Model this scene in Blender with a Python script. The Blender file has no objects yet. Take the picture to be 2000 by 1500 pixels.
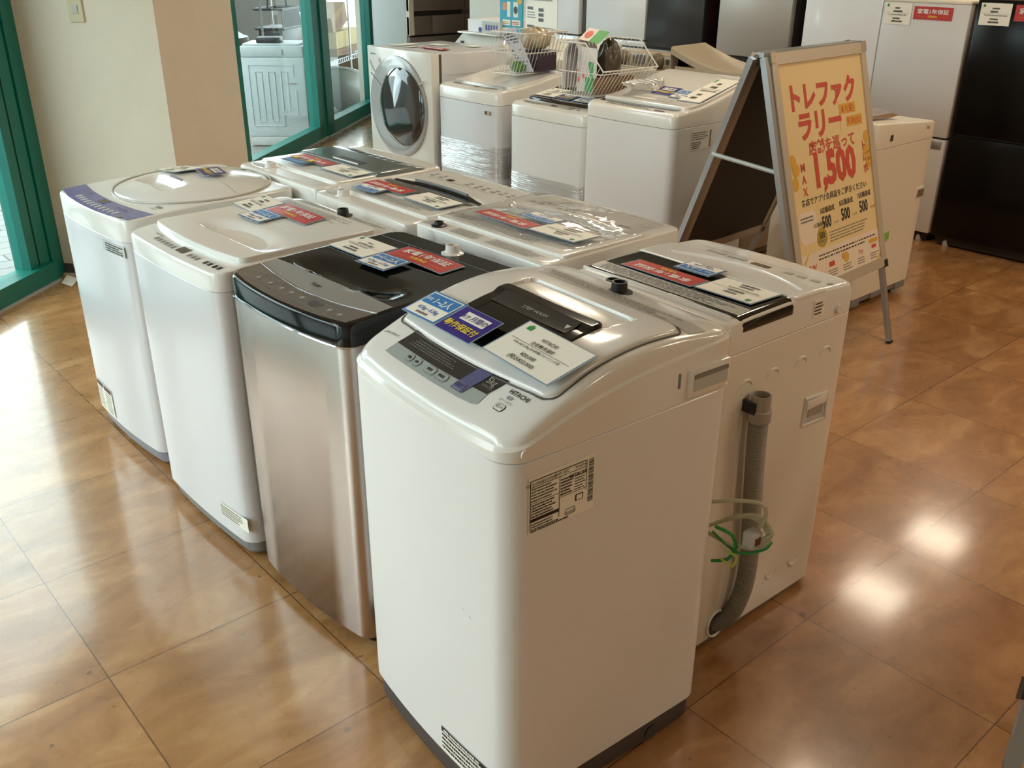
import bpy, bmesh, math, random
from mathutils import Vector, Matrix
PI = math.pi
rnd = random.Random(7)
SC = bpy.context.scene
COL = SC.collection

# ------------------------------------------------------------------ camera
F_PX, YAW, PITCH, ROLL, CAM_H = 1838.0, 0.85259, 0.43546, 0.004363, 1.637
cd = bpy.data.cameras.new('camera')
cam = bpy.data.objects.new('camera', cd)
COL.objects.link(cam)
cd.sensor_width = 36.0
cd.lens = F_PX / 2000.0 * 36.0
cd.clip_start, cd.clip_end = 0.05, 200
fw = Vector((math.cos(PITCH) * math.cos(YAW), math.cos(PITCH) * math.sin(YAW), -math.sin(PITCH)))
rt0 = Vector((math.sin(YAW), -math.cos(YAW), 0))
up0 = rt0.cross(fw)
rt = math.cos(ROLL) * rt0 + math.sin(ROLL) * up0
up = -math.sin(ROLL) * rt0 + math.cos(ROLL) * up0
cam.matrix_world = Matrix(((rt.x, up.x, -fw.x, 0), (rt.y, up.y, -fw.y, 0), (rt.z, up.z, -fw.z, CAM_H), (0, 0, 0, 1)))
SC.camera = cam

# ------------------------------------------------------------------ exposure, world, lights
SC.view_settings.view_transform = 'Standard'
SC.view_settings.look = 'None'
SC.view_settings.exposure = 0.5
SC.view_settings.gamma = 1.0
SC.view_settings.use_curve_mapping = False
SC.cycles.use_denoising = True
SC.cycles.max_bounces = 8
SC.cycles.diffuse_bounces = 4
SC.cycles.glossy_bounces = 4
SC.cycles.transparent_max_bounces = 12
SC.cycles.sample_clamp_indirect = 6.0
SC.cycles.caustics_reflective = False
SC.cycles.caustics_refractive = False

W = bpy.data.worlds.new('overcast_sky')
SC.world = W
W.use_nodes = True
wn = W.node_tree.nodes
wn['Background'].inputs[0].default_value = (0.90, 0.95, 1.0, 1)
wn['Background'].inputs[1].default_value = 4.6

WDIR = Vector((0.766, 0.643, 0))       # along the glazed front of the shop
PDIR = Vector((-0.643, 0.766, 0))      # out through the glass
def wp(w, p, z=0.0):
    return WDIR * w + PDIR * p + Vector((0, 0, z))

def area(name, loc, target, sx, sy, watts, color, spread=None):
    l = bpy.data.lights.new(name, 'AREA')
    l.shape = 'RECTANGLE'
    l.size, l.size_y = sx, sy
    l.energy = watts
    l.color = color
    if spread: l.spread = spread
    o = bpy.data.objects.new(name, l)
    COL.objects.link(o)
    o.location = loc
    d = (Vector(target) - Vector(loc)).normalized()
    o.rotation_euler = d.to_track_quat('-Z', 'Z' if abs(d.z) < 0.9 else 'Y').to_euler()
    return o
DAY = (0.92, 0.95, 1.0)
WARM = (1.0, 0.85, 0.64)
# daylight through the long run of glass left of the frame
area('daylight_glazing', wp(-0.1, 3.45, 1.72), wp(0.1, 1.3, 0.0), 4.6, 1.1, 60, DAY)
# daylight through the two panes beyond the pillar
area('daylight_window', wp(7.8, 3.6, 2.25), wp(7.6, 0, 0.6), 4.6, 0.8, 25, DAY)
# warm ceiling lamps, two of them added to brighten pillar and refrigerators
for i, (x, y, s, p) in enumerate([(5.72, 2.48, .40, 7), (6.75, 2.53, .40, 7), (3.6, -0.6, .4, 14), (2.2, -1.9, .4, 10), (5.0, -1.0, .4, 17),
                                  (2.9, 3.0, .4, 10), (4.6, 4.6, .4, 12), (6.6, 0.2, .4, 14), (3.7, 1.7, .4, 7)]):
    area('ceiling_and_fill_light', (x, y, 2.66), (x, y, 0), s, s, p, WARM)

# ------------------------------------------------------------------ materials
def lin(c):
    return tuple((x / 12.92 if x <= 0.04045 else ((x + 0.055) / 1.055) ** 2.4) for x in (v / 255.0 for v in c))
MATS = {}
def mat(name, rgb, rough=0.5, metal=0.0, coat=0.0, spec=0.5, bump=0.0, bscale=200.0, var=0.0, vscale=8.0, stretch=None, alpha=1.0, emit=0.0):
    """procedural Principled material; rgb is sRGB 0..255"""
    if name in MATS: return MATS[name]
    m = bpy.data.materials.new(name)
    m.use_nodes = True
    nt = m.node_tree
    b = nt.nodes['Principled BSDF']
    c = lin(rgb) + (1,)
    b.inputs['Base Color'].default_value = c
    b.inputs['Roughness'].default_value = rough
    b.inputs['Metallic'].default_value = metal
    b.inputs['Coat Weight'].default_value = coat
    b.inputs['Coat Roughness'].default_value = 0.08
    b.inputs['Specular IOR Level'].default_value = spec
    b.inputs['Alpha'].default_value = alpha
    if emit:
        b.inputs['Emission Color'].default_value = c
        b.inputs['Emission Strength'].default_value = emit
    if bump or var:
        tc = nt.nodes.new('ShaderNodeTexCoord')
        mp = nt.nodes.new('ShaderNodeMapping')
        if stretch: mp.inputs['Scale'].default_value = stretch
        nt.links.new(tc.outputs['Object'], mp.inputs['Vector'])
    if bump:
        n = nt.nodes.new('ShaderNodeTexNoise')
        n.inputs['Scale'].default_value = bscale
        n.inputs['Detail'].default_value = 2
        nt.links.new(mp.outputs[0], n.inputs['Vector'])
        bp = nt.nodes.new('ShaderNodeBump')
        bp.inputs['Strength'].default_value = bump
        bp.inputs['Distance'].default_value = 0.01
        nt.links.new(n.outputs['Fac'], bp.inputs['Height'])
        nt.links.new(bp.outputs[0], b.inputs['Normal'])
        if coat: nt.links.new(bp.outputs[0], b.inputs['Coat Normal'])
    if var:
        n = nt.nodes.new('ShaderNodeTexNoise')
        n.inputs['Scale'].default_value = vscale
        n.inputs['Detail'].default_value = 4
        nt.links.new(mp.outputs[0], n.inputs['Vector'])
        r = nt.nodes.new('ShaderNodeMapRange')
        r.inputs['From Min'].default_value, r.inputs['From Max'].default_value = 0.3, 0.7
        r.inputs['To Min'].default_value, r.inputs['To Max'].default_value = 1 - var, 1 + var
        nt.links.new(n.outputs['Fac'], r.inputs['Value'])
        mx = nt.nodes.new('ShaderNodeVectorMath')
        mx.operation = 'SCALE'
        mx.inputs[0].default_value = c[:3]
        nt.links.new(r.outputs[0], mx.inputs['Scale'])
        nt.links.new(mx.outputs[0], b.inputs['Base Color'])
    MATS[name] = m
    return m

def clear_mat(name, tint=(255, 255, 255), gloss=0.08, rough=0.03, bump=0.0, bscale=20.0, stretch=(1, 1, 1), face=0.0):
    """thin clear sheet: transparent with Fresnel reflection (and a little body colour when face > 0)"""
    if name in MATS: return MATS[name]
    m = bpy.data.materials.new(name)
    m.use_nodes = True
    nt = m.node_tree
    nt.nodes.remove(nt.nodes['Principled BSDF'])
    out = nt.nodes['Material Output']
    tr = nt.nodes.new('ShaderNodeBsdfTransparent')
    tr.inputs[0].default_value = lin(tint) + (1,)
    gl = nt.nodes.new('ShaderNodeBsdfGlossy')
    gl.inputs['Roughness'].default_value = rough
    gl.inputs['Color'].default_value = (1, 1, 1, 1)
    fr = nt.nodes.new('ShaderNodeFresnel')
    ge = nt.nodes.new('ShaderNodeNewGeometry')
    ir = nt.nodes.new('ShaderNodeMapRange')        # the same reflectance from either side of the sheet
    ir.inputs['To Min'].default_value, ir.inputs['To Max'].default_value = 1.45, 1 / 1.45
    nt.links.new(ge.outputs['Backfacing'], ir.inputs['Value'])
    nt.links.new(ir.outputs[0], fr.inputs['IOR'])
    ad = nt.nodes.new('ShaderNodeMath')
    ad.operation = 'MULTIPLY'
    ad.inputs[1].default_value = gloss / 0.04
    ad.use_clamp = True
    nt.links.new(fr.outputs[0], ad.inputs[0])
    mx = nt.nodes.new('ShaderNodeMixShader')
    nt.links.new(ad.outputs[0], mx.inputs[0])
    nt.links.new(tr.outputs[0], mx.inputs[1])
    nt.links.new(gl.outputs[0], mx.inputs[2])
    last = mx
    if face:
        df = nt.nodes.new('ShaderNodeBsdfDiffuse')
        df.inputs[0].default_value = (0.85, 0.85, 0.85, 1)
        m2 = nt.nodes.new('ShaderNodeMixShader')
        m2.inputs[0].default_value = face
        nt.links.new(mx.outputs[0], m2.inputs[1])
        nt.links.new(df.outputs[0], m2.inputs[2])
        last = m2
    nt.links.new(last.outputs[0], out.inputs[0])
    if bump:
        tc = nt.nodes.new('ShaderNodeTexCoord')
        mp = nt.nodes.new('ShaderNodeMapping')
        mp.inputs['Scale'].default_value = stretch
        n = nt.nodes.new('ShaderNodeTexNoise')
        n.inputs['Scale'].default_value = bscale
        n.inputs['Detail'].default_value = 3
        nt.links.new(tc.outputs['Object'], mp.inputs['Vector'])
        nt.links.new(mp.outputs[0], n.inputs['Vector'])
        bp = nt.nodes.new('ShaderNodeBump')
        bp.inputs['Strength'].default_value = bump
        bp.inputs['Distance'].default_value = 0.02
        nt.links.new(n.outputs['Fac'], bp.inputs['Height'])
        nt.links.new(bp.outputs[0], gl.inputs['Normal'])
    MATS[name] = m
    return m

def floor_mat():
    m = bpy.data.materials.new('marbled_vinyl_tile')
    m.use_nodes = True
    nt = m.node_tree
    N, L = nt.nodes, nt.links
    b = N['Principled BSDF']
    def math_(op, a=None, bb=None, c=None):
        n = N.new('ShaderNodeMath'); n.operation = op
        for i, v in enumerate((a, bb, c)):
            if v is None: continue
            if isinstance(v, (int, float)): n.inputs[i].default_value = v
            else: L.new(v, n.inputs[i])
        return n.outputs[0]
    geo = N.new('ShaderNodeNewGeometry')
    sep = N.new('ShaderNodeSeparateXYZ')
    L.new(geo.outputs['Position'], sep.inputs[0])
    ux = math_('DIVIDE', math_('SUBTRACT', sep.outputs[0], 0.4355), 0.5)
    uy = math_('DIVIDE', math_('SUBTRACT', sep.outputs[1], 1.0035), 0.5)
    fx, fy = math_('FLOOR', ux), math_('FLOOR', uy)
    rx, ry = math_('SUBTRACT', ux, fx), math_('SUBTRACT', uy, fy)
    cell = N.new('ShaderNodeCombineXYZ')
    L.new(fx, cell.inputs[0]); L.new(fy, cell.inputs[1])
    wnz = N.new('ShaderNodeTexWhiteNoise'); wnz.noise_dimensions = '3D'
    L.new(cell.outputs[0], wnz.inputs['Vector'])
    # every tile shows its own piece of the pattern
    off = N.new('ShaderNodeVectorMath'); off.operation = 'MULTIPLY_ADD'
    L.new(wnz.outputs['Color'], off.inputs[0])
    off.inputs[1].default_value = (30, 30, 30)
    L.new(geo.outputs['Position'], off.inputs[2])
    mp = N.new('ShaderNodeMapping')
    mp.inputs['Rotation'].default_value = (0, 0, 0.35)
    mp.inputs['Scale'].default_value = (1.0, 2.1, 1.0)
    L.new(off.outputs[0], mp.inputs['Vector'])
    n1 = N.new('ShaderNodeTexNoise')
    n1.inputs['Scale'].default_value = 3.4; n1.inputs['Detail'].default_value = 8; n1.inputs['Roughness'].default_value = 0.62
    n1.inputs['Distortion'].default_value = 0.9
    L.new(mp.outputs[0], n1.inputs['Vector'])
    ramp = N.new('ShaderNodeValToRGB')
    L.new(n1.outputs['Fac'], ramp.inputs[0])
    cr = ramp.color_ramp
    cr.elements[0].position, cr.elements[0].color = 0.28, lin((140, 96, 54)) + (1,)
    cr.elements[1].position, cr.elements[1].color = 0.74, lin((196, 150, 100)) + (1,)
    e = cr.elements.new(0.5); e.color = lin((166, 118, 72)) + (1,)
    # slight shift from tile to tile
    hs = N.new('ShaderNodeHueSaturation')
    L.new(ramp.outputs[0], hs.inputs['Color'])
    L.new(math_('MULTIPLY_ADD', wnz.outputs['Value'], 0.16, 0.92), hs.inputs['Value'])
    # dirt specks
    n3 = N.new('ShaderNodeTexNoise'); n3.inputs['Scale'].default_value = 26; n3.inputs['Detail'].default_value = 1
    L.new(geo.outputs['Position'], n3.inputs['Vector'])
    spk = math_('GREATER_THAN', n3.outputs['Fac'], 0.765)
    # joints
    jw = 0.0036
    jx = math_('MAXIMUM', math_('LESS_THAN', rx, jw), math_('GREATER_THAN', rx, 1 - jw))
    jy = math_('MAXIMUM', math_('LESS_THAN', ry, jw), math_('GREATER_THAN', ry, 1 - jw))
    j = math_('MAXIMUM', jx, jy)
    mk = math_('MAXIMUM', math_('MULTIPLY', j, 0.75), math_('MULTIPLY', spk, 0.55))
    mx = N.new('ShaderNodeMix'); mx.data_type = 'RGBA'
    L.new(mk, mx.inputs['Factor'])
    L.new(hs.outputs[0], mx.inputs[6])
    mx.inputs[7].default_value = lin((70, 44, 26)) + (1,)
    L.new(mx.outputs[2], b.inputs['Base Color'])
    n4 = N.new('ShaderNodeTexNoise'); n4.inputs['Scale'].default_value = 14; n4.inputs['Detail'].default_value = 3
    L.new(geo.outputs['Position'], n4.inputs['Vector'])
    L.new(math_('MULTIPLY_ADD', n4.outputs['Fac'], 0.16, 0.20), b.inputs['Roughness'])
    b.inputs['Specular IOR Level'].default_value = 0.5
    b.inputs['Coat Weight'].default_value = 0.75
    b.inputs['Coat Roughness'].default_value = 0.11
    bp = N.new('ShaderNodeBump')
    bp.inputs['Strength'].default_value = 0.10; bp.inputs['Distance'].default_value = 0.003
    n5 = N.new('ShaderNodeTexNoise'); n5.inputs['Scale'].default_value = 34; n5.inputs['Detail'].default_value = 2
    L.new(geo.outputs['Position'], n5.inputs['Vector'])
    L.new(math_('SUBTRACT', n5.outputs['Fac'], math_('MULTIPLY', j, 0.8)), bp.inputs['Height'])
    L.new(bp.outputs[0], b.inputs['Normal'])
    return m

def paving_mat():
    m = bpy.data.materials.new('pale_paving')
    m.use_nodes = True
    nt = m.node_tree
    N, L = nt.nodes, nt.links
    b = N['Principled BSDF']
    tc = N.new('ShaderNodeTexCoord')
    br = N.new('ShaderNodeTexBrick')
    br.inputs['Scale'].default_value = 1.0
    br.inputs['Color1'].default_value = lin((150, 150, 148)) + (1,)
    br.inputs['Color2'].default_value = lin((140, 139, 136)) + (1,)
    br.inputs['Mortar'].default_value = lin((92, 91, 88)) + (1,)
    br.inputs['Mortar Size'].default_value = 0.006
    br.inputs['Brick Width'].default_value = 0.30
    br.inputs['Row Height'].default_value = 0.15
    L.new(tc.outputs['Object'], br.inputs['Vector'])
    L.new(br.outputs['Color'], b.inputs['Base Color'])
    b.inputs['Roughness'].default_value = 0.7
    return m

WHITE = mat('white_enamel', (228, 226, 223), 0.32, coat=0.25, bump=0.02, bscale=350)
WHITEP = mat('white_gloss_plastic', (229, 226, 219), 0.16, coat=0.4)
WHITE2 = mat('silver_white_enamel', (216, 216, 218), 0.28, metal=0.1, coat=0.3)
CREAM = mat('ivory_enamel', (226, 218, 200), 0.35, coat=0.2)
SEAM = mat('seam_shadow_gap', (92, 88, 80), 0.8)
BLACKG = mat('black_gloss_plastic', (12, 12, 13), 0.1, spec=0.4, coat=0.15)
BLACKM = mat('black_satin_plastic', (24, 23, 22), 0.4)
SMOKE = mat('smoked_window', (22, 20, 17), 0.06, coat=0.5)
DGREY = mat('dark_grey_plastic', (72, 70, 70), 0.55)
MGREY = mat('mid_grey_plastic', (128, 129, 130), 0.5)
LGREY = mat('light_grey_plastic', (186, 188, 184), 0.4)
HOSEG = mat('hose_grey_plastic', (158, 150, 138), 0.5)
STEEL = mat('brushed_steel', (196, 184, 176), 0.26, metal=1.0, bump=0.05, bscale=60, stretch=(40, 40, 0.6))
CHROME = mat('chrome', (220, 220, 222), 0.08, metal=1.0)
ALU = mat('anodised_aluminium', (176, 178, 178), 0.34, metal=0.85)
ALUB = mat('aluminium_snap_frame', (205, 196, 180), 0.38, metal=0.5)
PANELBR = mat('brown_grey_panel', (104, 98, 92), 0.22, coat=0.3)
SILVERP = mat('silver_panel', (170, 170, 166), 0.3, metal=0.6)
PURPLE = mat('violet_panel', (104, 104, 156), 0.25, coat=0.3)
STRIPE = mat('slate_violet_stripe', (88, 88, 128), 0.3)
PANELGR = mat('grey_green_panel', (158, 164, 158), 0.3)
PANELDK = mat('charcoal_panel', (48, 44, 42), 0.3)
GREENL = mat('grey_green_lid', (104, 112, 110), 0.14, coat=0.6)
DISPLAY = mat('display_brown', (58, 40, 34), 0.12, coat=0.4)
ICE = mat('pale_blue_recess', (205, 216, 226), 0.22, coat=0.3)
PAPER = mat('card_paper', (240, 236, 222), 0.5)
INK = mat('black_ink', (28, 26, 26), 0.5)
INKG = mat('grey_ink', (132, 128, 120), 0.5)
INKP = mat('pale_print', (176, 173, 164), 0.4)
WINK = mat('white_ink', (236, 234, 228), 0.5)
RED = mat('card_red', (190, 40, 34), 0.4, coat=0.15)
YELLOW = mat('card_yellow', (238, 214, 40), 0.45)
GOLD = mat('card_gold', (226, 170, 50), 0.45)
BLUE = mat('card_blue', (46, 122, 188), 0.4, coat=0.15)
BLUEINK = mat('blue_ink', (50, 96, 170), 0.5)
NAVY = mat('card_indigo', (44, 26, 128), 0.3, coat=0.3)
BROWNINK = mat('brown_ink', (104, 52, 40), 0.5)
GREENINK = mat('green_ink', (40, 140, 66), 0.5)
LAMI = mat('laminate_edge', (150, 170, 184), 0.15, coat=0.4)
GREENF = mat('green_painted_aluminium', (18, 118, 106), 0.38, coat=0.1)
GASKET = mat('grey_gasket', (112, 104, 100), 0.6)
WALLM = mat('cream_wallpaper', (226, 216, 196), 0.85, bump=0.25, bscale=160, var=0.02, vscale=5)
WALLT = mat('shaded_wallpaper', (206, 184, 150), 0.85, bump=0.25, bscale=160, var=0.02, vscale=5)  # cream wallpaper with shade put into its colour; unused
WALLW = mat('white_wall_paint', (224, 216, 200), 0.85)
WALLB = mat('beige_wall_paint', (168, 150, 126), 0.85)
CEIL = mat('ceiling_board', (224, 220, 210), 0.9)
BASEB = mat('dark_vinyl_skirting', (84, 82, 80), 0.6)
SWITCH = mat('beige_switch_plastic', (206, 196, 160), 0.45)
GLASS = clear_mat('window_glass', (240, 250, 248), 0.05)
LAMSHEET = clear_mat('clear_film', (255, 255, 255), 0.05, 0.06, bump=0.45, bscale=7)
WRAP = clear_mat('stretch_wrap', (255, 255, 255), 0.22, 0.05, bump=1.0, bscale=9, stretch=(0.35, 0.35, 12))
BAG = clear_mat('clear_bag', (238, 236, 230), 0.2, 0.12, bump=1.0, bscale=30, face=0.25)
FLOORM = floor_mat()
PAVING = paving_mat()
WIREW = mat('white_coated_wire', (228, 224, 216), 0.35, coat=0.2)
CARD = mat('cardboard', (126, 102, 76), 0.8, var=0.05)
CARDY = mat('yellow_cardboard', (160, 142, 104), 0.8, var=0.04)
REDPL = mat('dusty_red_plastic', (150, 78, 74), 0.6)
RUBBER = mat('tyre_rubber', (36, 36, 38), 0.8)
DRUMGL = mat('drum_glass', (52, 52, 52), 0.05, coat=0.8)
RINGG = mat('door_ring_grey', (170, 172, 172), 0.18, coat=0.5)
STEELDR = mat('drum_steel', (150, 150, 150), 0.3, metal=1.0)
BRONZE = mat('fridge_bronze', (116, 104, 94), 0.28, coat=0.2)
FRGREY = mat('fridge_side_grey', (190, 191, 188), 0.5, bump=0.1, bscale=120)
FRDARK = mat('fridge_dark_gap', (40, 32, 28), 0.6)
FRBLACK = mat('fridge_black_gloss', (11, 9, 8), 0.2, spec=0.25)
FRCHAR = mat('fridge_charcoal', (52, 52, 54), 0.25, coat=0.3)
FRWHITE = mat('fridge_white_gloss', (232, 236, 240), 0.14, coat=0.4)
FRSILV = mat('fridge_silver', (186, 182, 176), 0.32, metal=0.4)
FRBROWN = mat('fridge_maroon_side', (44, 24, 24), 0.4)
POSTER = mat('poster_paper', (238, 212, 156), 0.55)
POSTERP = mat('poster_pale_panel', (240, 224, 204), 0.55)
PRED = mat('poster_red', (206, 66, 46), 0.5)
PCOIN = mat('poster_coin', (222, 180, 70), 0.5)
POLIVE = mat('poster_olive', (176, 156, 46), 0.5)
BOARDBK = mat('dark_brown_board', (34, 25, 18), 0.5)
TAUPE = mat('taupe_plastic', (176, 162, 140), 0.3, coat=0.2)
TAUPED = mat('taupe_dark_plastic', (120, 106, 90), 0.4)
TEAL = mat('poster_teal', (46, 164, 192), 0.5)
LIME = mat('lime_tape', (140, 190, 80), 0.6)

# ------------------------------------------------------------------ mesh building helpers
class MB:
    """collects faces; build() links them as ONE mesh object"""
    def __init__(s):
        s.v, s.f, s.m, s.mats = [], [], [], []
    def mi(s, m):
        if m not in s.mats: s.mats.append(m)
        return s.mats.index(m)
    def add(s, verts, faces, m):
        o = len(s.v); k = s.mi(m)
        s.v += [tuple(p) for p in verts]
        for f in faces:
            s.f.append([o + i for i in f]); s.m.append(k)
        return s
    def quad(s, pts, m): return s.add(pts, [list(range(len(pts)))], m)
    def box(s, x0, x1, y0, y1, z0, z1, m):
        v = [(x0, y0, z0), (x1, y0, z0), (x1, y1, z0), (x0, y1, z0), (x0, y0, z1), (x1, y0, z1), (x1, y1, z1), (x0, y1, z1)]
        return s.add(v, [(3, 2, 1, 0), (4, 5, 6, 7), (0, 1, 5, 4), (1, 2, 6, 5), (2, 3, 7, 6), (3, 0, 4, 7)], m)
    def rbox(s, x0, x1, y0, y1, z0, z1, m, r=0.008, n=3):
        """box with rounded vertical corners and softened top and bottom edges"""
        e = min(r * 0.6, (z1 - z0) * 0.45)
        rings = []
        for ins, z in ((e, z0), (e * .3, z0 + e * .3), (0, z0 + e), (0, z1 - e), (e * .3, z1 - e * .3), (e, z1)):
            rings.append([(x, y, z) for x, y in outline(x0 + ins, x1 - ins, y0 + ins, y1 - ins, max(r - ins, .0008), n=n, sub=1)])
        return s.loft(rings, m)
    def loft(s, rings, m, cap0=True, cap1=True, closed=True):
        n = len(rings[0]); v = [p for r in rings for p in r]; f = []
        for i in range(len(rings) - 1):
            for j in range(n if closed else n - 1):
                a, b = i * n + j, i * n + (j + 1) % n
                f.append((a, b, b + n, a + n))
        if closed and cap0: f.append(list(range(n))[::-1])
        if closed and cap1: f.append([(len(rings) - 1) * n + j for j in range(n)])
        return s.add(v, f, m)
    def tube(s, path, r, m, n=8, cap=True, closed=False):
        P = [Vector(p) for p in path]; rings = []
        rr = r if callable(r) else (lambda t: r)
        pt = None
        for i, p in enumerate(P):
            if closed: t = P[(i + 1) % len(P)] - P[i - 1]
            else: t = P[min(i + 1, len(P) - 1)] - P[max(i - 1, 0)]
            t.normalize()
            if pt is None:
                u = t.orthogonal().normalized()
            else:
                u = (pu - t * pu.dot(t))
                u = u.normalized() if u.length > 1e-6 else t.orthogonal().normalized()
            w = t.cross(u)
            R = rr(i / max(1, len(P) - 1))
            rings.append([p + (u * math.cos(a) + w * math.sin(a)) * R for a in (2 * PI * k / n for k in range(n))])
            pt, pu = t, u
        if closed: rings.append(rings[0])
        return s.loft(rings, m, cap and not closed, cap and not closed)
    def lathe(s, prof, m, c=(0, 0, 0), axis='z', n=24, cap=True):
        rings = []
        for r, h in prof:
            ring = []
            for k in range(n):
                a = 2 * PI * k / n; x, y = r * math.cos(a), r * math.sin(a)
                q = {'z': (x, y, h), 'x': (h, x, y), 'y': (y, h, x)}[axis]
                ring.append((c[0] + q[0], c[1] + q[1], c[2] + q[2]))
            rings.append(ring)
        return s.loft(rings, m, cap, cap)
    def text(s, txt, m, M, size=0.02, align='CENTER', bold=0.0, sx=1.0):
        """letters as flat faces; M maps (x, y) of the text plane to a 3-D point"""
        V, F = glyphs(txt, bold)
        if not V: return s
        w0, w1 = min(p[0] for p in V), max(p[0] for p in V)
        c = {'CENTER': (w0 + w1) / 2, 'LEFT': w0, 'RIGHT': w1}[align]
        return s.add([M((p[0] - c) * size * sx, p[1] * size) for p in V], F, m)
    def build(s, name, parent=None, angle=38, loc=None, rot=None):
        me = bpy.data.meshes.new(name)
        me.from_pydata(s.v, [], s.f)
        for m in s.mats: me.materials.append(m)
        me.polygons.foreach_set('material_index', s.m)
        me.polygons.foreach_set('use_smooth', [True] * len(s.f))
        me.update()
        bm = bmesh.new(); bm.from_mesh(me)
        bmesh.ops.recalc_face_normals(bm, faces=bm.faces)
        bm.to_mesh(me); bm.free()
        me.set_sharp_from_angle(angle=math.radians(angle))
        o = bpy.data.objects.new(name, me)
        COL.objects.link(o)
        if parent: o.parent = parent
        if loc is not None: o.location = loc
        if rot is not None: o.rotation_euler = rot
        return o

_GL = {}
def glyphs(txt, bold=0.0):
    k = (txt, bold)
    if k not in _GL:
        c = bpy.data.curves.new('lettering', 'FONT')
        c.body = txt; c.size = 1.0; c.resolution_u = 2; c.offset = bold
        o = bpy.data.objects.new('lettering', c)
        me = o.to_mesh()
        _GL[k] = ([(v.co.x, v.co.y) for v in me.vertices], [list(p.vertices) for p in me.polygons])
        o.to_mesh_clear()
        bpy.data.objects.remove(o); bpy.data.curves.remove(c)
    return _GL[k]

def outline(x0, x1, y0, y1, r, bf=0.0, bb=0.0, n=7, sub=10):
    """rounded rectangle, counter-clockwise; bf bulges the x0 side outward, bb the x1 side"""
    r = max(min(r, (x1 - x0) / 2 - 1e-4, (y1 - y0) / 2 - 1e-4), 1e-4)
    P = []
    for cx, cy, a0 in ((x0 + r, y0 + r, PI), (x1 - r, y0 + r, 1.5 * PI), (x1 - r, y1 - r, 0), (x0 + r, y1 - r, .5 * PI)):
        c = [(cx + r * math.cos(a0 + t * PI / 2 / (n - 1)), cy + r * math.sin(a0 + t * PI / 2 / (n - 1))) for t in range(n)]
        P.append(c)
    out = []
    for i in range(4):
        out += P[i]
        a, b = P[i][-1], P[(i + 1) % 4][0]
        for k in range(1, sub): out.append((a[0] + (b[0] - a[0]) * k / sub, a[1] + (b[1] - a[1]) * k / sub))
    w, d = y1 - y0, x1 - x0
    res = []
    for x, y in out:
        u = (y - y0) / w * 2 - 1
        q = 1 - u * u
        if bf: x -= bf * q * min(1, max(0, (1 - (x - x0) / d - .7) / .3))
        if bb: x += bb * q * min(1, max(0, ((x - x0) / d - .7) / .3))
        res.append((x, y))
    return res
def ell(cx, cy, rx, ry, n=48): return [(cx + rx * math.cos(2 * PI * k / n), cy + ry * math.sin(2 * PI * k / n)) for k in range(n)]

def dome(mb, out, zf, m, rings=14, edge=0.004, skirt=None, c=None):
    """slab with outline `out`: optional skirt down to z=skirt(x,y), soft edge, then concentric rings on zf(x,y)"""
    cx = sum(p[0] for p in out) / len(out); cy = sum(p[1] for p in out) / len(out)
    if c: cx, cy = c
    R = []
    def sc(k): return [(cx + (x - cx) * k, cy + (y - cy) * k) for x, y in out]
    w = max(p[0] for p in out) - min(p[0] for p in out)
    if skirt is not None:
        R.append([(x, y, skirt(x, y) if callable(skirt) else skirt) for x, y in out])
    R.append([(x, y, zf(x, y) - edge) for x, y in out])
    for a, b in ((.3, .71), (.7, .92), (1., 1.)):
        k = 1 - 2 * edge * a / w
        R.append([(x, y, zf(x, y) - edge * (1 - b)) for x, y in sc(k)])
    k0 = 1 - 2 * edge / w
    for i in range(1, rings):
        k = k0 * (1 - i / rings)
        R.append([(x, y, zf(x, y)) for x, y in sc(max(k, .004))])
    mb.loft(R, m, cap0=skirt is not None)
    return mb

def drape_strip(mb, A, B, zf, m, n=16, k=3, off=0.0006):
    """patch between two polylines A and B (lists of (x, y)) laid on zf"""
    def at(L, t):
        t *= len(L) - 1; i = min(int(t), len(L) - 2); f = t - i
        return (L[i][0] + (L[i + 1][0] - L[i][0]) * f, L[i][1] + (L[i + 1][1] - L[i][1]) * f)
    V, F = [], []
    for i in range(n + 1):
        a, b = at(A, i / n), at(B, i / n)
        for j in range(k + 1):
            x, y = a[0] + (b[0] - a[0]) * j / k, a[1] + (b[1] - a[1]) * j / k
            V.append((x, y, zf(x, y) + off))
    for i in range(n):
        for j in range(k):
            q = i * (k + 1) + j
            F.append((q, q + 1, q + k + 2, q + k + 1))
    return mb.add(V, F, m)
def drape_poly(mb, P, zf, m, off=0.0006):
    return mb.add([(x, y, zf(x, y) + off) for x, y in P], [list(range(len(P)))], m)
def curve_pts(P, n=24):
    """smooth polyline through the points (Catmull-Rom)"""
    P = [Vector(p) for p in P]; out = []
    for i in range(len(P) - 1):
        p0, p1, p2, p3 = P[max(i - 1, 0)], P[i], P[i + 1], P[min(i + 2, len(P) - 1)]
        for k in range(n):
            t = k / n
            out.append(.5 * ((2 * p1) + (p2 - p0) * t + (2 * p0 - 5 * p1 + 4 * p2 - p3) * t * t + (3 * p1 - p0 - 3 * p2 + p3) * t ** 3))
    out.append(P[-1])
    return out
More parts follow.
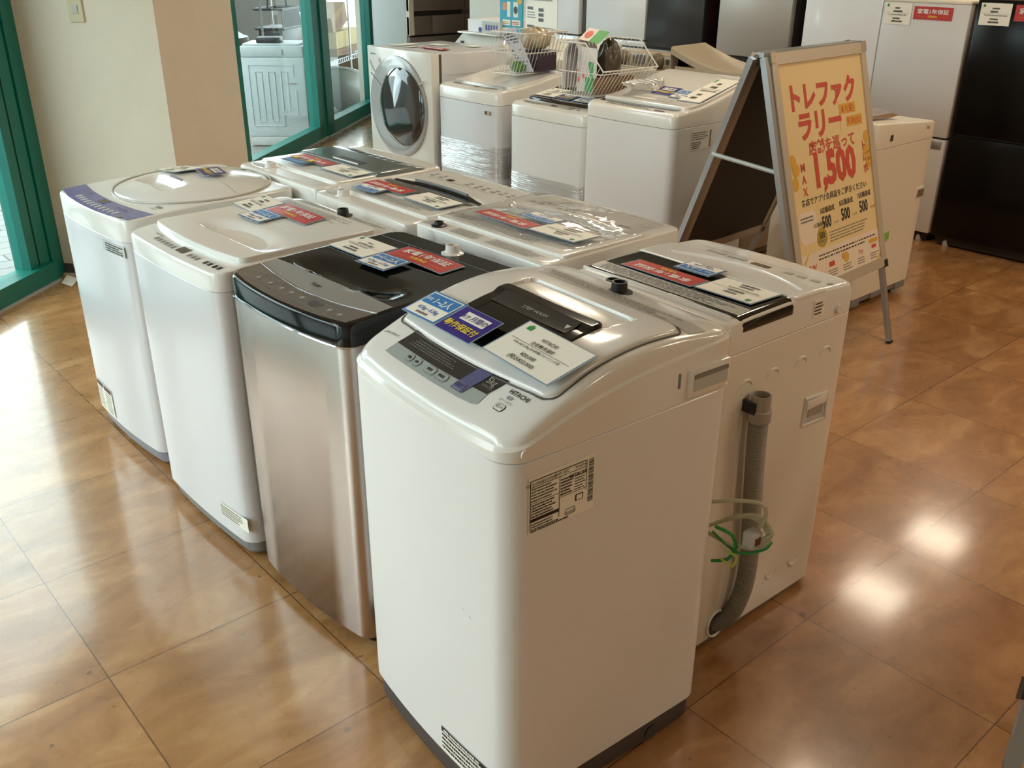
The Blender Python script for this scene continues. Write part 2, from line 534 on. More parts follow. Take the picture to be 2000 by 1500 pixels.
def smooth_interp(xs, zs):
    def f(x, *_):
        if x <= xs[0]: return zs[0] + (x - xs[0]) * (zs[1] - zs[0]) / (xs[1] - xs[0])
        if x >= xs[-1]: return zs[-1] + (x - xs[-1]) * (zs[-1] - zs[-2]) / (xs[-1] - xs[-2])
        i = max(k for k in range(len(xs) - 1) if xs[k] <= x)
        t = (x - xs[i]) / (xs[i + 1] - xs[i])
        p0, p1, p2, p3 = zs[max(i - 1, 0)], zs[i], zs[i + 1], zs[min(i + 2, len(zs) - 1)]
        return .5 * (2 * p1 + (p2 - p0) * t + (2 * p0 - 5 * p1 + 4 * p2 - p3) * t * t + (3 * p1 - p0 - 3 * p2 + p3) * t ** 3)
    return f
def sstep(a, b, x):
    t = min(1, max(0, (x - a) / (b - a))); return t * t * (3 - 2 * t)

def frame(P0, U, V):
    """text/panel plane: (a, b) -> P0 + a U + b V"""
    P0, U, V = Vector(P0), Vector(U), Vector(V)
    return lambda a, b: tuple(P0 + U * a + V * b)
def bil(q):
    """unit square -> quad given TL, TR, BR, BL (points in 3-D); u to the right, v downward"""
    TL, TR, BR, BL = [Vector(p) for p in q]
    return lambda u, v: (TL * (1 - u) + TR * u) * (1 - v) + (BL * (1 - u) + BR * u) * v
def scribble(mb, M, x0, x1, y0, y1, rows, m, fill=0.5, seed=1, block=False):
    """tiny print that cannot be read: rows of short dashes in the (u, v) frame M"""
    g = random.Random(seed)
    h = (y1 - y0) / rows
    V, F = [], []
    for r in range(rows):
        x = x0
        end = x1 - (x1 - x0) * g.uniform(0, .3)
        while x < end:
            w = g.uniform(.012, .05) * (x1 - x0)
            a, b = y0 + r * h + h * (.5 - fill / 2), y0 + r * h + h * (.5 + fill / 2)
            k = len(V)
            V += [M(x, a), M(min(x + w, x1), a), M(min(x + w, x1), b), M(x, b)]
            F.append((k, k + 1, k + 2, k + 3))
            x += w + g.uniform(.008, .02) * (x1 - x0)
    return mb.add([tuple(p) for p in V], F, m)
def uvquad(mb, M, x0, x1, y0, y1, m, n=1):
    if n == 1: return mb.quad([tuple(M(x0, y0)), tuple(M(x1, y0)), tuple(M(x1, y1)), tuple(M(x0, y1))], m)
    for i in range(n):
        a, b = x0 + (x1 - x0) * i / n, x0 + (x1 - x0) * (i + 1) / n
        for j in range(n):
            c, d = y0 + (y1 - y0) * j / n, y0 + (y1 - y0) * (j + 1) / n
            mb.quad([tuple(M(a, c)), tuple(M(b, c)), tuple(M(b, d)), tuple(M(a, d))], m)
    return mb

def tag(o, label=None, cat=None, group=None, kind=None):
    if label: o['label'] = label
    if cat: o['category'] = cat
    if group: o['group'] = group
    if kind: o['kind'] = kind
    return o
def empty(name, loc=(0, 0, 0), rz=0.0):
    o = bpy.data.objects.new(name, None)
    COL.objects.link(o)
    o.location = loc; o.rotation_euler = (0, 0, rz)
    o.empty_display_size = 0.1
    return o
def thing(name, label, cat, loc=(0, 0, 0), rz=0.0, group=None):
    return tag(empty(name, loc, rz), label, cat, group)
def structure(mb, name, parent=None, **k):
    o = mb.build(name, parent, **k)
    if parent is None: o['kind'] = 'structure'
    return o

# ------------------------------------------------------------------ the shop: floor, walls, glazing
G = [wp(-3.4, 3.2), wp(4.443, 3.2), wp(5.345, 3.2), wp(10.27, 3.2)]
poly = [wp(-3.4, 3.3), wp(10.3, 3.3), Vector((7.4, 9.3, 0)), Vector((7.4, -3.35, 0)), Vector((-1.4, -3.35, 0))]
b = MB(); b.quad([(p.x, p.y, 0) for p in poly], FLOORM); structure(b, 'floor')
b = MB(); b.quad([(p.x, p.y, 2.7) for p in poly], CEIL); structure(b, 'ceiling')
def wall_seg(name, a, c, z0=0, z1=2.7, t=.12, m=WALLW):
    a, c = Vector((a[0], a[1], 0)), Vector((c[0], c[1], 0))
    d = (c - a).normalized(); n = Vector((d.y, -d.x, 0)) * t
    b = MB()
    q = [a, c, c + n, a + n]
    v = [(p.x, p.y, z0) for p in q] + [(p.x, p.y, z1) for p in q]
    b.add(v, [(3, 2, 1, 0), (4, 5, 6, 7), (0, 1, 5, 4), (1, 2, 6, 5), (2, 3, 7, 6), (3, 0, 4, 7)], m)
    return structure(b, name)
wall_seg('wall_far', (7.4, 9.3), wp(10.3, 3.3)[:2], t=-.12)
wall_seg('wall_back', (7.4, -3.35), (7.4, 9.3), t=.12, m=WALLB)
wall_seg('wall_right', (-1.4, -3.35), (7.4, -3.35), t=.12, m=WALLB)
wall_seg('wall_front', wp(-3.4, 3.3)[:2], (-1.4, -3.35), t=.12)

def wbox(b, w0, w1, p0, p1, z0, z1, m):
    q = [wp(w0, p0), wp(w1, p0), wp(w1, p1), wp(w0, p1)]
    v = [(p.x, p.y, z0) for p in q] + [(p.x, p.y, z1) for p in q]
    return b.add(v, [(3, 2, 1, 0), (4, 5, 6, 7), (0, 1, 5, 4), (1, 2, 6, 5), (2, 3, 7, 6), (3, 0, 4, 7)], m)
# the square pillar between the two runs of glass
b = MB(); wbox(b, 4.487, 5.345, 2.431, 3.3, 0, 2.7, WALLM); structure(b, 'wall_pillar')
b = MB(); wbox(b, 4.479, 4.487, 2.431, 3.17, 0, .062, BASEB); wbox(b, 4.487, 5.345, 2.423, 2.431, 0, .062, BASEB); structure(b, 'baseboard_pillar')
b = MB(); wbox(b, 4.462, 4.487, 2.6, 3.17, 0, .012, WALLW); structure(b, 'trim_1')
# bulkhead over the glass
b = MB(); wbox(b, -3.4, 4.487, 3.14, 3.3, 2.25, 2.7, WALLW); wbox(b, 5.345, 10.3, 3.08, 3.3, 2.25, 2.7, WALLW); structure(b, 'wall_lintel')

# wall switch and the loose skirting cap by the pillar
b = MB(); wbox(b, 4.478, 4.487, 2.795, 2.868, 1.297, 1.418, SWITCH); wbox(b, 4.474, 4.478, 2.818, 2.845, 1.335, 1.372, LGREY)
tag(b.build('wall_switch'), 'beige switch plate on the cream pillar wall', 'switch')
b = MB(); wbox(b, 4.462, 4.479, 2.98, 3.10, .05, .275, SWITCH)
tag(b.build('wall_box'), 'slim beige box low on the pillar wall behind the washer with the violet strip', 'wall box')

def glazing(name, stiles, panes, p, z1, rails, head=2.25):
    """stiles: (w0, w1, depth, colour); rails: (w0, w1, zt)"""
    f = MB()
    for w0, w1, dp, m in stiles: wbox(f, w0, w1, p - dp, p + .07, 0, head, m)
    for w0, w1, zt, dp in rails:
        wbox(f, w0, w1, p - dp, p + .06, 0, zt, GREENF)
        wbox(f, w0, w1, p - dp - .012, p - dp, 0, .012, LGREY)
        wbox(f, w0, w1, p - dp, p + .06, head - .1, head, GREENF)
    o = structure(f, name)
    for i, (w0, w1, zb) in enumerate(panes):
        g = MB(); wbox(g, w0, w1, p + .018, p + .024, zb, head - .1, GLASS)
        g.build('glass_pane', o)
    return o
# hinged leaf right at the frame's left edge, and the run of glass beyond it
glazing('door_1', [(4.395, 4.487, .03, GREENF), (4.305, 4.385, .022, GREENF), (4.29, 4.305, .012, GASKET), (4.225, 4.29, .022, GREENF), (3.02, 3.14, .022, GREENF)],
        [(3.14, 4.225, .1)], 3.2, 2.25, [(3.02, 4.385, .105, .06)])
glazing('window_2', [(2.92, 3.02, .03, GREENF), (1.7, 1.82, .03, GREENF), (.4, .52, .03, GREENF), (-.9, -.78, .03, GREENF), (-2.2, -2.08, .03, GREENF), (-3.4, -3.28, .03, GREENF)],
        [(1.82, 2.92, .1), (.52, 1.7, .1), (-.78, .4, .1), (-2.08, -.9, .1), (-3.28, -2.2, .1)], 3.2, 2.25, [(-3.4, 2.92, .1, .03)])
glazing('window_1', [(6.66, 6.75, .0, GREENF), (6.72, 6.735, .005, GASKET), (6.75, 6.905, .03, GREENF), (8.455, 8.62, .03, GREENF), (8.62, 8.636, .01, GASKET), (8.636, 8.815, .045, GREENF),
                     (10.17, 10.27, .03, GREENF)],
        [(5.345, 6.66, .1), (6.905, 8.455, .12), (8.815, 10.17, .12)], 3.137, 2.25, [(5.345, 8.64, .125, .03), (8.64, 10.27, .128, .045)])
b = MB(); b.add([tuple(wp(4.30, 3.02, .001)), tuple(wp(4.43, 3.06, .001)), tuple(wp(4.42, 3.12, .02)), tuple(wp(4.33, 3.1, .004))], [(0, 1, 2, 3)], PAPER)
tag(b.build('paper_scrap'), 'torn white paper scrap on the floor at the foot of the green door', 'paper')

# ------------------------------------------------------------------ outside the glass
b = MB(); wbox(b, -14, 20, 3.21, 20, -.4, -.15, PAVING)
structure(b, 'pavement')
b = MB(); wbox(b, -14, 20, 3.21, 3.34, -.15, -.02, mat('kerb_concrete', (150, 148, 142), .8)); structure(b, 'kerb')
EXTW = mat('grey_render', (70, 64, 56), .9, var=.06, vscale=3)
b = MB(); wbox(b, -14, 5.5, 9.5, 10, -.15, 2.3, mat('sky_block_wall', (118, 118, 116), .9, var=.1, vscale=1.5)); structure(b, 'sky_block_wall')  # unseen wall added to block the low sky from reflections
b = MB(); wbox(b, 6.6, 18, 6.3, 6.5, -.15, 1.75, EXTW); structure(b, 'exterior_wall')
b = MB(); wbox(b, 10.6, 11.6, 6.24, 6.3, -.15, 1.72, mat('brown_door', (122, 92, 62), .6)); structure(b, 'exterior_door')
b = MB(); wbox(b, 6.4, 15, 3.3, 4.5, 2.45, 2.6, EXTW); structure(b, 'added_canopy')  # unseen canopy added to shade the things outside the glass
# old washer seen from its side, out on the pavement
t = thing('outdoor_washing_machine', 'old white washing machine with ribbed side panel standing outside the glass', 'washing machine', (4.185, 8.70, -.15), math.radians(-39.9))
Ww, Wd, Wh = .60, .5, .94
OLDW = mat('toned_down_white_enamel', (190, 196, 196), .4)  # white darkened in its colour to offset the bright sky
b = MB(); b.rbox(0, Ww, 0, Wd, .1, .83, OLDW, .02)
def emb(path, r=.008): b.tube([(x * Ww, .0, z) for x, z in path], r, OLDW, 6)
emb([(.12, .2), (.12, .76), (.82, .76), (.82, .66)]); emb([(.12, .2), (.62, .2), (.62, .3), (.84, .3), (.84, .54)])
for x in (.22, .42, .62):
    zb = .24 if x < .6 else .34
    emb([(x, zb), (x, .70), (x + .1, .70), (x + .1, zb), (x, zb)])
b.box(.68 * Ww, .88 * Ww, -.004, .002, .575, .605, LGREY); b.box(.70 * Ww, .86 * Ww, -.006, -.003, .585, .6, MGREY)
b.build('body', t)
b = MB(); b.rbox(.0, Ww, 0, Wd, .83, .93, OLDW, .03); b.rbox(.02, Ww - .04, .05, Wd - .03, .93, .945, OLDW, .02); b.box(.66 * Ww, .69 * Ww, -.003, .01, .85, .9, MGREY)
b.build('top_cover', t)
b = MB(); b.rbox(.02, Ww - .02, .01, Wd - .02, .01, .1, LGREY, .02); b.build('base', t)
b = MB(); b.box(Ww, Ww + .004, .05, Wd - .05, .12, .72, BLACKM); b.build('open_back', t)
b = MB(); b.tube(curve_pts([(Ww + .01, .1, .8), (Ww + .03, .2, .74), (Ww + .03, .33, .8), (Ww + .02, .25, .86), (Ww + .02, .15, .72), (Ww + .02, .3, .62)], 6), .005, MGREY, 6); b.build('power_cord', t)
def at_out(w, p, z=-.15): return tuple(wp(w, p, z))
e = Vector((math.cos(math.radians(-39.9)), math.sin(math.radians(-39.9)), 0)); nn = Vector((-e.y, e.x, 0))
def on_ow(x, y, z): return tuple(Vector((4.185, 8.70, z)) + e * x + nn * y)
b = MB(); b.rbox(.14, .36, .12, .30, 0, .05, BLACKM, .01)
tag(b.build('black_box', loc=on_ow(0, 0, .796), rot=(0, 0, math.radians(-39.9))), 'flat black box lying on top of the washing machine outside', 'box')
# grey rack with its load
t = thing('wire_rack', 'tall steel storage rack standing outside behind the glass', 'rack')
for w, p in ((9.7, 4.1), (11.2, 4.6), (12.5, 4.1), (12.9, 4.6)):
    b = MB(); b.tube([at_out(w, p), at_out(w, p, 1.9)], .013, ALU, 8); b.build('post', t)
for z, w0 in ((.33, 9.7), (1.45, 9.7)):
    b = MB()
    for p in (4.1, 4.34, 4.6): b.tube([at_out(w0, p, z), at_out(12.95, p, z)], .007, ALU, 6)
    for p in (4.1,): b.tube([at_out(w0, p, z - .05), at_out(12.95, p, z - .05)], .006, ALU, 6)
    for i in range(40):
        w = w0 + (12.95 - w0) * i / 39
        b.tube([at_out(w, 4.1, z), at_out(w, 4.6, z)], .004, ALU, 4); b.tube([at_out(w, 4.1, z - .05), at_out(w + .06, 4.1, z)], .004, ALU, 4)
    b.build('shelf', t)
def carton(name, label, w, p, z, sw, sp, sh, rz, m, tilt=0, flap=False, mark=True):
    b = MB(); b.box(-sw / 2, sw / 2, -sp / 2, sp / 2, 0, sh, m)
    if mark: scribble(b, frame((-sw * .4, -sp / 2 - .002, sh * .2), (sw * .8, 0, 0), (0, 0, sh * .5)), .05, .95, 0, .9, 3, BROWNINK, .6, 5)
    o = b.build(name, loc=at_out(w, p, z), rot=(0, tilt, rz))
    return tag(o, label, 'box', 'cardboard boxes on the outside rack')
WR = math.radians(40)
carton('cardboard_box', 'pale yellow cardboard box on the outside rack, in the middle of its stack', 12.62, 4.36, .44, .95, .4, .2, WR, CARDY, mark=False)
carton('cardboard_box', 'flat brown cardboard box at the bottom of the stack on the outside rack', 12.62, 4.36, .345, .9, .38, .088, WR, CARD)
carton('cardboard_box', 'open brown cardboard box tilted on top of the stack outside', 12.45, 4.36, .66, .6, .34, .24, WR, CARD, tilt=-.28)
carton('cardboard_box', 'dusty brown cardboard box standing past the right end of the outside rack', 13.2, 4.30, -.15, .2, .36, .42, WR, CARD, tilt=0, mark=False)
carton('cardboard_box', 'long brown cardboard box carrying the black basket on the outside rack', 10.95, 4.36, .345, 1.5, .4, .25, WR, CARD, mark=False)
# black handled basket and detergent bag left of the stack
t = thing('handled_basket', 'black plastic basket with a hoop handle behind the washing machine outside', 'basket', at_out(10.75, 4.34, .60), WR)
b = MB()
for k in range(22):
    x = -.28 + .56 * k / 21; b.tube([(x, -.16, .2), (x * .9, -.14, .40)], .008, BLACKM, 4)
for z in (.2, .40): b.tube([(-.28, -.16, z), (.28, -.16, z), (.28, .16, z), (-.28, .16, z)], .014, BLACKM, 6, closed=True)
b.rbox(-.27, .27, -.14, .14, 0, .21, BLACKM, .02)
b.build('body', t)
b = MB(); b.tube(curve_pts([(-.28, 0, .4), (-.2, 0, .62), (0, 0, .66), (.2, 0, .62), (.28, 0, .4)], 6), .012, BLACKM, 6); b.build('handle', t)
b = MB(); g = [(.10, 0), (.13, .06), (.13, .2), (.11, .27), (.05, .31), (.02, .32)]
b.lathe([(r, z) for r, z in g], mat('white_plastic_bag', (232, 228, 230), .4, bump=.4, bscale=20), n=20); b.box(-.09, .09, -.136, -.125, .05, .2, RED); scribble(b, frame((-.08, -.14, .06), (.16, 0, 0), (0, 0, .12)), 0, 1, 0, 1, 4, INK, .5, 3)
tag(b.build('detergent_bag', loc=at_out(11.5, 4.34, .60), rot=(0, 0, WR)), 'white and red printed bag on the outside rack', 'bag')
# grey tank, white basin, hoses, red tin, mesh basket
b = MB(); b.lathe([(.30, 0), (.33, .1), (.34, .78), (.37, .80), (.37, .84), (.33, .85), (.2, .93), (.0, .95)], mat('galvanised_tank', (150, 148, 142), .45, metal=.5, var=.2, vscale=12), n=32)
tag(b.build('metal_tank', loc=at_out(10.7, 5.1), rot=(0, 0, 0)), 'round grey metal tank with a lid behind the washing machine outside', 'tank')
t = thing('plastic_basin', 'white moulded plastic basin lying outside behind the right-hand pane', 'basin', at_out(11.05, 3.66), WR)
b = MB(); R = []
for k in range(9):
    a = k / 8
    R.append([(math.cos(s) * (.20 + .36 * math.sin(a * PI / 2)) - .1 * a, math.sin(s) * (.10 + .2 * math.sin(a * PI / 2)), .34 * a * (1.12 - .55 * math.cos(s - .1) * a)) for s in [2 * PI * q / 32 for q in range(32)]])
b.loft(R, mat('white_basin_plastic', (158, 162, 158), .35, coat=.2), cap1=False); b.build('bowl', t)
b = MB(); b.tube([(x, y, z + .004) for x, y, z in R[-1]], .018, MATS['white_basin_plastic'], 8, closed=True); b.build('rim', t)
b = MB()
for k in range(3): b.tube([(.27 * math.cos(s) - .02 * k, .14 * math.sin(s), .06 + .05 * k + .05 * math.sin(s * 1.3 + k)) for s in [2 * PI * q / 28 for q in range(28)]], .014, HOSEG, 8, closed=True)
tag(b.build('coiled_hose', loc=at_out(11.7, 4.35, -.15), rot=(0, 0, WR)), 'loose coil of pale hose above the plastic basin outside', 'hose')
b = MB(); b.rbox(-.3, .3, -.18, .18, 0, .40, REDPL, .03); b.box(-.1, .16, -.185, -.178, .28, .38, PAPER); b.box(-.3, .0, -.184, -.178, .06, .2, mat('dusty_orange', (176, 110, 62), .6))
tag(b.build('red_crate', loc=at_out(13.3, 3.85, -.15), rot=(0, 0, WR)), 'dusty red crate under the outside rack', 'crate')
t = thing('mesh_basket', 'small white mesh basket with a teal rim outside at the far end of the glass', 'basket', at_out(11.42, 3.60), WR)
b = MB()
for z in [.03 + .04 * k for k in range(8)]: b.tube([(-.1, -.1, z), (.1, -.1, z), (.1, .1, z), (-.1, .1, z)], .006, WIREW, 4, closed=True)
for k in range(6):
    x = -.1 + .04 * k; b.tube([(x, -.1, 0), (x, -.1, .33)], .006, WIREW, 4); b.tube([(-.1, x, 0), (-.1, x, .33)], .006, WIREW, 4)
b.build('mesh', t)
b = MB(); b.rbox(-.115, .115, -.115, .115, .33, .36, mat('teal_plastic', (170, 206, 204), .4), .02); b.build('rim', t)
# bicycle outside the door
t = thing('bicycle', 'bicycle parked outside beyond the green door', 'bicycle', at_out(4.62, 4.05), WR + .12)
def wheel(cx):
    b = MB(); rr = .34
    b.tube([(cx + rr * math.cos(s), 0, rr + rr * math.sin(s)) for s in [2 * PI * q / 48 for q in range(48)]], .02, RUBBER, 8, closed=True)
    o = b.build('tyre', t)
    b = MB(); r2 = rr - .028
    b.tube([(cx + r2 * math.cos(s), 0, rr + r2 * math.sin(s)) for s in [2 * PI * q / 48 for q in range(48)]], .012, ALU, 6, closed=True)
    b.lathe([(.02, -.04), (.02, .04)], ALU, (cx, 0, rr), 'y', 12); b.build('rim', o)
    b = MB()
    for q in range(28):
        s = 2 * PI * q / 28; h = .018 if q % 2 else -.018
        b.tube([(cx, h, rr), (cx + r2 * math.cos(s), 0, rr + r2 * math.sin(s))], .0016, ALU, 3)
    b.build('spokes', o)
wheel(-.05); wheel(-1.1)
b = MB()
for P in ([(-1.1, 0, .34), (-.66, 0, .32), (-.28, 0, .86)], [(-.66, 0, .32), (-.82, 0, .84)], [(-.82, 0, .8), (-.25, 0, .8)], [(-1.1, 0, .34), (-.8, 0, .74)]): b.tube(P, .016, mat('bicycle_paint', (40, 40, 46), .3), 8)
b.tube([(-.05, -.05, .34), (-.27, -.04, .86), (-.3, 0, .98)], .012, BLACKM, 6); b.build('frame', t)
b = MB(); b.tube(curve_pts([(-.2, -.28, 1.0), (-.3, -.2, 1.02), (-.3, 0, .98), (-.3, .2, 1.02), (-.2, .28, 1.0)], 5), .011, BLACKM, 6); b.build('handlebar', t)
b = MB(); b.rbox(-.95, -.68, -.09, .09, .86, .93, BLACKM, .03); b.build('saddle', t)
b = MB(); b.lathe([(.09, -.01), (.09, .01)], BLACKM, (-.66, -.05, .32), 'y', 24); b.tube([(-.66, -.06, .32), (-.6, -.06, .18)], .01, ALU, 6); b.box(-.65, -.55, -.14, -.06, .16, .18, BLACKM); b.build('crank', t)

# ------------------------------------------------------------------ washing machines: shared pieces
def cabinet(root, w, d, zb, zs, r=.04, bf=0., bb=0., m=WHITE, mbase=DGREY, base_in=.012, zb0=.012, taper=0.0, feet=True, name='cabinet'):
    b = MB(); R = []
    for z, ins in ((zb, .004 + taper), (zb + .004, taper), (zb + (zs - zb) * .3, taper * .6), (zs - .02, 0), (zs - .002, 0), (zs - .0005, .0015)):
        R.append([(x, y, z) for x, y in outline(ins, d - ins, ins, w - ins, r, bf, bb)])
    b.loft(R, m); body = b.build(name, root)
    b = MB(); b.loft([[(x, y, z) for x, y in outline(.006, d - .006, .006, w - .006, r, bf, bb)] for z in (zs - .006, zs + .006)], SEAM, False, False)
    b.build('seam_shade', body)  # dark ring standing in for the shade inside the joint
    if mbase:
        b = MB(); b.loft([[(x, y, z) for x, y in outline(i, d - i, i, w - i, r, bf, bb)] for z, i in ((zb0, base_in + .006), (zb0 + .01, base_in), (zb + .002, base_in))], mbase)
        b.build('base', root)
    if feet:
        for fx in (.07, d - .07):
            for fy in (.07, w - .07):
                b = MB(); b.lathe([(.02, 0), (.022, .004), (.022, .012), (.014, .016), (.014, zb)], BLACKM, (fx, fy, 0), n=14); b.build('foot', root)
    return body
def cover(root, w, d, zs, zf, r=.04, bf=0., bb=0., m=WHITEP, edge=.01, rings=16, ins=0.0, sub=14, name='top_cover'):
    b = MB(); dome(b, outline(ins, d - ins, ins, w - ins, r, bf, bb, sub=sub), zf, m, rings, edge, skirt=zs)
    return b.build(name, root)
def toptext(b, txt, m, x, y, size, zf, flip=False, bold=.0, off=.0008, align='CENTER', sx=1.):
    s = -1 if flip else 1
    return b.text(txt, m, lambda a, c: (x + s * c, y - s * a, zf(x + s * c, y - s * a) + off), size, align, bold, sx)
def topquad(b, x0, x1, y0, y1, zf, m, off=.0006): return drape_strip(b, [(x0, y0), (x0, y1)], [(x1, y0), (x1, y1)], zf, m, 4, 2, off)
def topprint(b, q, zf, rows, seed, m=INKP, off=.0012, fill=.45):
    """unreadable print inside the quad q = four (x, y) corners"""
    M = bil([(x, y, 0) for x, y in q])
    def P(u, v):
        p = M(u, v); return (p.x, p.y, zf(p.x, p.y) + off)
    return scribble(b, P, .03, .97, .05, .95, rows, m, fill, seed)
def port(root, x, y, z, r=.017, h=.03, m=WHITEP, name='inlet_port'):
    b = MB(); b.lathe([(r * 1.9, 0), (r * 1.9, .004), (r * 1.2, .007), (r * 1.1, h), (r * 1.1, h), (r * .8, h), (r * .8, h * .3), (0.001, h * .3)], m, (x, y, z), n=20)
    return b.build(name, root)
def side_sticker(b, M, u0, u1, v0, v1, seed, head=True):
    uvquad(b, M, u0, u1, v0, v1, PAPER)

# ------------------------------------------------------------------ cards
def card(root, name, label, cat, group, q, zf, paint, lift=.004, tilt=(0, 0, 0, 0), wavy=0.0):
    """q: TL, TR, BR, BL as (x, y) in the washer's own frame; paint(mb, M, W, H) prints on it"""
    P = [Vector((x, y, zf(x, y) + lift + t)) for (x, y), t in zip(q, tilt)]
    mc = (P[0] + P[1] + P[2] + P[3]) / 4; hu = ((P[1] - P[0]) + (P[2] - P[3])) / 4; hv = ((P[3] - P[0]) + (P[2] - P[1])) / 4
    P = [mc - hu - hv, mc + hu - hv, mc + hu + hv, mc - hu + hv]      # keep the card flat
    Wc = ((P[1] - P[0]).length + (P[2] - P[3]).length) / 2; Hc = ((P[3] - P[0]).length + (P[2] - P[1]).length) / 2
    n = (P[1] - P[0]).cross(P[3] - P[0]).normalized()
    if n.z < 0: n = -n
    B = bil(P)
    def M(u, v, off=0.0): return tuple(B(u, v) + n * (off + wavy * math.sin(u * PI) ))
    b = MB(); N = 6 if wavy else 1
    e = .022
    lam = lambda u, v, o: M(u, v, o)
    for o0, o1, x0, x1, y0, y1, mm in ((-.0010, 0, -e, 1 + e, -e, 1 + e, LAMI),):
        for i in range(N):
            a, c = x0 + (x1 - x0) * i / N, x0 + (x1 - x0) * (i + 1) / N
            v = [M(a, y0, o0), M(c, y0, o0), M(c, y1, o0), M(a, y1, o0), M(a, y0, o1), M(c, y0, o1), M(c, y1, o1), M(a, y1, o1)]
            b.add(v, [(3, 2, 1, 0), (4, 5, 6, 7), (0, 1, 5, 4), (1, 2, 6, 5), (2, 3, 7, 6), (3, 0, 4, 7)], mm)
    def rect(x0, x1, y0, y1, m, o=.0006):
        for i in range(N):
            a, c = x0 + (x1 - x0) * i / N, x0 + (x1 - x0) * (i + 1) / N
            b.quad([M(a, y0, o), M(c, y0, o), M(c, y1, o), M(a, y1, o)], m)
    def txt(s, m, u, v, size, align='CENTER', bold=.012, sx=1., o=.0018):
        b.text(s, m, lambda a, c: M(u + a / Wc, v - c / Hc, o), size, align, bold, sx)
    def scr(x0, x1, y0, y1, rows, m, seed, fill=.5): scribble(b, lambda u, v: M(u, v, .0018), x0, x1, y0, y1, rows, m, fill, seed)
    paint(rect, txt, scr, Wc, Hc)
    o = b.build(name)
    o.location = root.location; o.rotation_euler = root.rotation_euler
    return tag(o, label, cat, group)
def p_red(rect, txt, scr, W, H):
    rect(0, 1, 0, 1, RED)
    s = H * .40
    txt('家電1年保証', WINK, .5, .52, s, bold=.014, sx=W * .84 / (s * 5.65))
    txt('対象商品', YELLOW, .5, .82, H * .20, bold=.010)
    rect(.08, .30, .755, .765, GOLD, .0012); rect(.70, .92, .755, .765, GOLD, .0012)
def p_blue(rect, txt, scr, W, H):
    rect(0, 1, 0, 1, BLUE); rect(.03, .97, .04, .96, PAPER, .0010)
    rect(.06, .94, .08, .50, BLUE, .0014)
    txt('1~2人', WINK, .60, .42, H * .30, bold=.02, o=.0022)
    txt('目安', WINK, .18, .36, H * .13, o=.0022)
    txt('4.2kg ~5.5kg', BLUEINK, .5, .74, H * .175, bold=.02, o=.0022)
    scr(.3, .68, .82, .90, 1, BROWNINK, 4, .9)
def p_purple(rect, txt, scr, W, H):
    rect(0, 1, 0, 1, NAVY); rect(.20, .86, .14, .46, PAPER, .0012)
    txt('6ヶ月間の', NAVY, .53, .385, H * .22, bold=.008, o=.0022)
    txt('動作保証付', YELLOW, .5, .80, H * .26, bold=.012, o=.0022)
def p_price(brand=None, price=None, seed=1):
    def f(rect, txt, scr, W, H):
        rect(0, 1, 0, 1, PAPER)
        rect(.07, .15, .08, .19, GREENINK, .0012); rect(.09, .13, .05, .08, GREENINK, .0012)
        rect(.06, .94, .470, .478, INK, .0012)
        if brand:
            txt(brand, INK, .5, .29, H * .115, sx=.9); txt('全自動洗濯機', INK, .5, .44, H * .10)
        else:
            scr(.38, .62, .2, .28, 1, INK, seed, .9); scr(.33, .66, .34, .43, 1, INK, seed + 1, .9)
        if price:
            txt('NW-50C 5.0kg 2018年製 クリーニング済', INK, .5, .57, H * .068); txt(price[0], INK, .5, .755, H * .115); txt(price[1], INK, .5, .90, H * .115)
        else:
            scr(.15, .9, .52, .58, 1, INKG, seed + 2, .8); scr(.34, .64, .68, .76, 1, INK, seed + 3, .9); scr(.3, .7, .81, .9, 1, INK, seed + 4, .9)
    return f
GP, GR, GB = 'white price cards on the washer lids', 'red warranty cards on the washer lids', 'blue capacity cards on the washer lids'
def rot2(q): return [q[3], q[0], q[1], q[2]]
# cards on the far column lie the other way up: TL is the near-right corner
def far(q): return [q[3], q[0], q[1], q[2]]

# ------------------------------------------------------------------ A: white machine nearest the camera
A = thing('washing_machine', 'white washing machine nearest the camera with smoked lid window and charcoal control strip', 'washing machine', (.877, 1.010, 0), math.radians(-3.6), 'washers in the middle of the shop')
aw, ad, azb, azs = .536, .556, .074, .859
ax = smooth_interp([-.03, 0, .05, .1, .2, .3, .4, .5, .57], [.886, .898, .921, .944, .980, .997, .996, .985, .974])
def aside(x, y):
    t = max(0, abs(y - aw / 2) - .19) / .08
    return ax(x) - .012 * min(t, 1.3) ** 2
body = cabinet(A, aw, ad, azb, azs, .045, .016, 0, WHITE, mat('umber_base_plastic', (74, 66, 64), .55), .006, .012)
b = MB(); o1 = outline(0, ad, 0, aw, .045, .016, sub=14); o2 = outline(.007, ad - .004, .005, aw - .005, .042, .016, sub=14)
acr = smooth_interp([-.03, 0, .16, .28, .42, .56], [.872, .879, .922, .944, .956, .964])
R = [[(x, y, azs + .001) for x, y in o1], [(x, y, acr(x)) for x, y in o1], [(x, y, acr(x) + .005) for x, y in o2]]
b.loft(R, WHITEP, False, False)
dome(b, o2, aside, WHITEP, 18, .012, skirt=lambda x, y: acr(x) + .005)
b.build('top_cover', A)
def alid(x, y):
    px = sstep(.300, .318, x) * (1 - sstep(.366, .380, x)); py = sstep(.106, .126, y) * (1 - sstep(.392, .412, y))
    q = sstep(.136, .146, x) * (1 - sstep(.262, .276, x)) * sstep(.128, .140, y) * (1 - sstep(.376, .388, y))
    return aside(x, y) + .006 - .060 * px * py - .030 * q
lo = outline(.108, .425, .03, .508, .022, .013, sub=30)
b = MB(); dome(b, lo, alid, WHITEP, 46, .004, skirt=lambda x, y: aside(x, y) - .002)
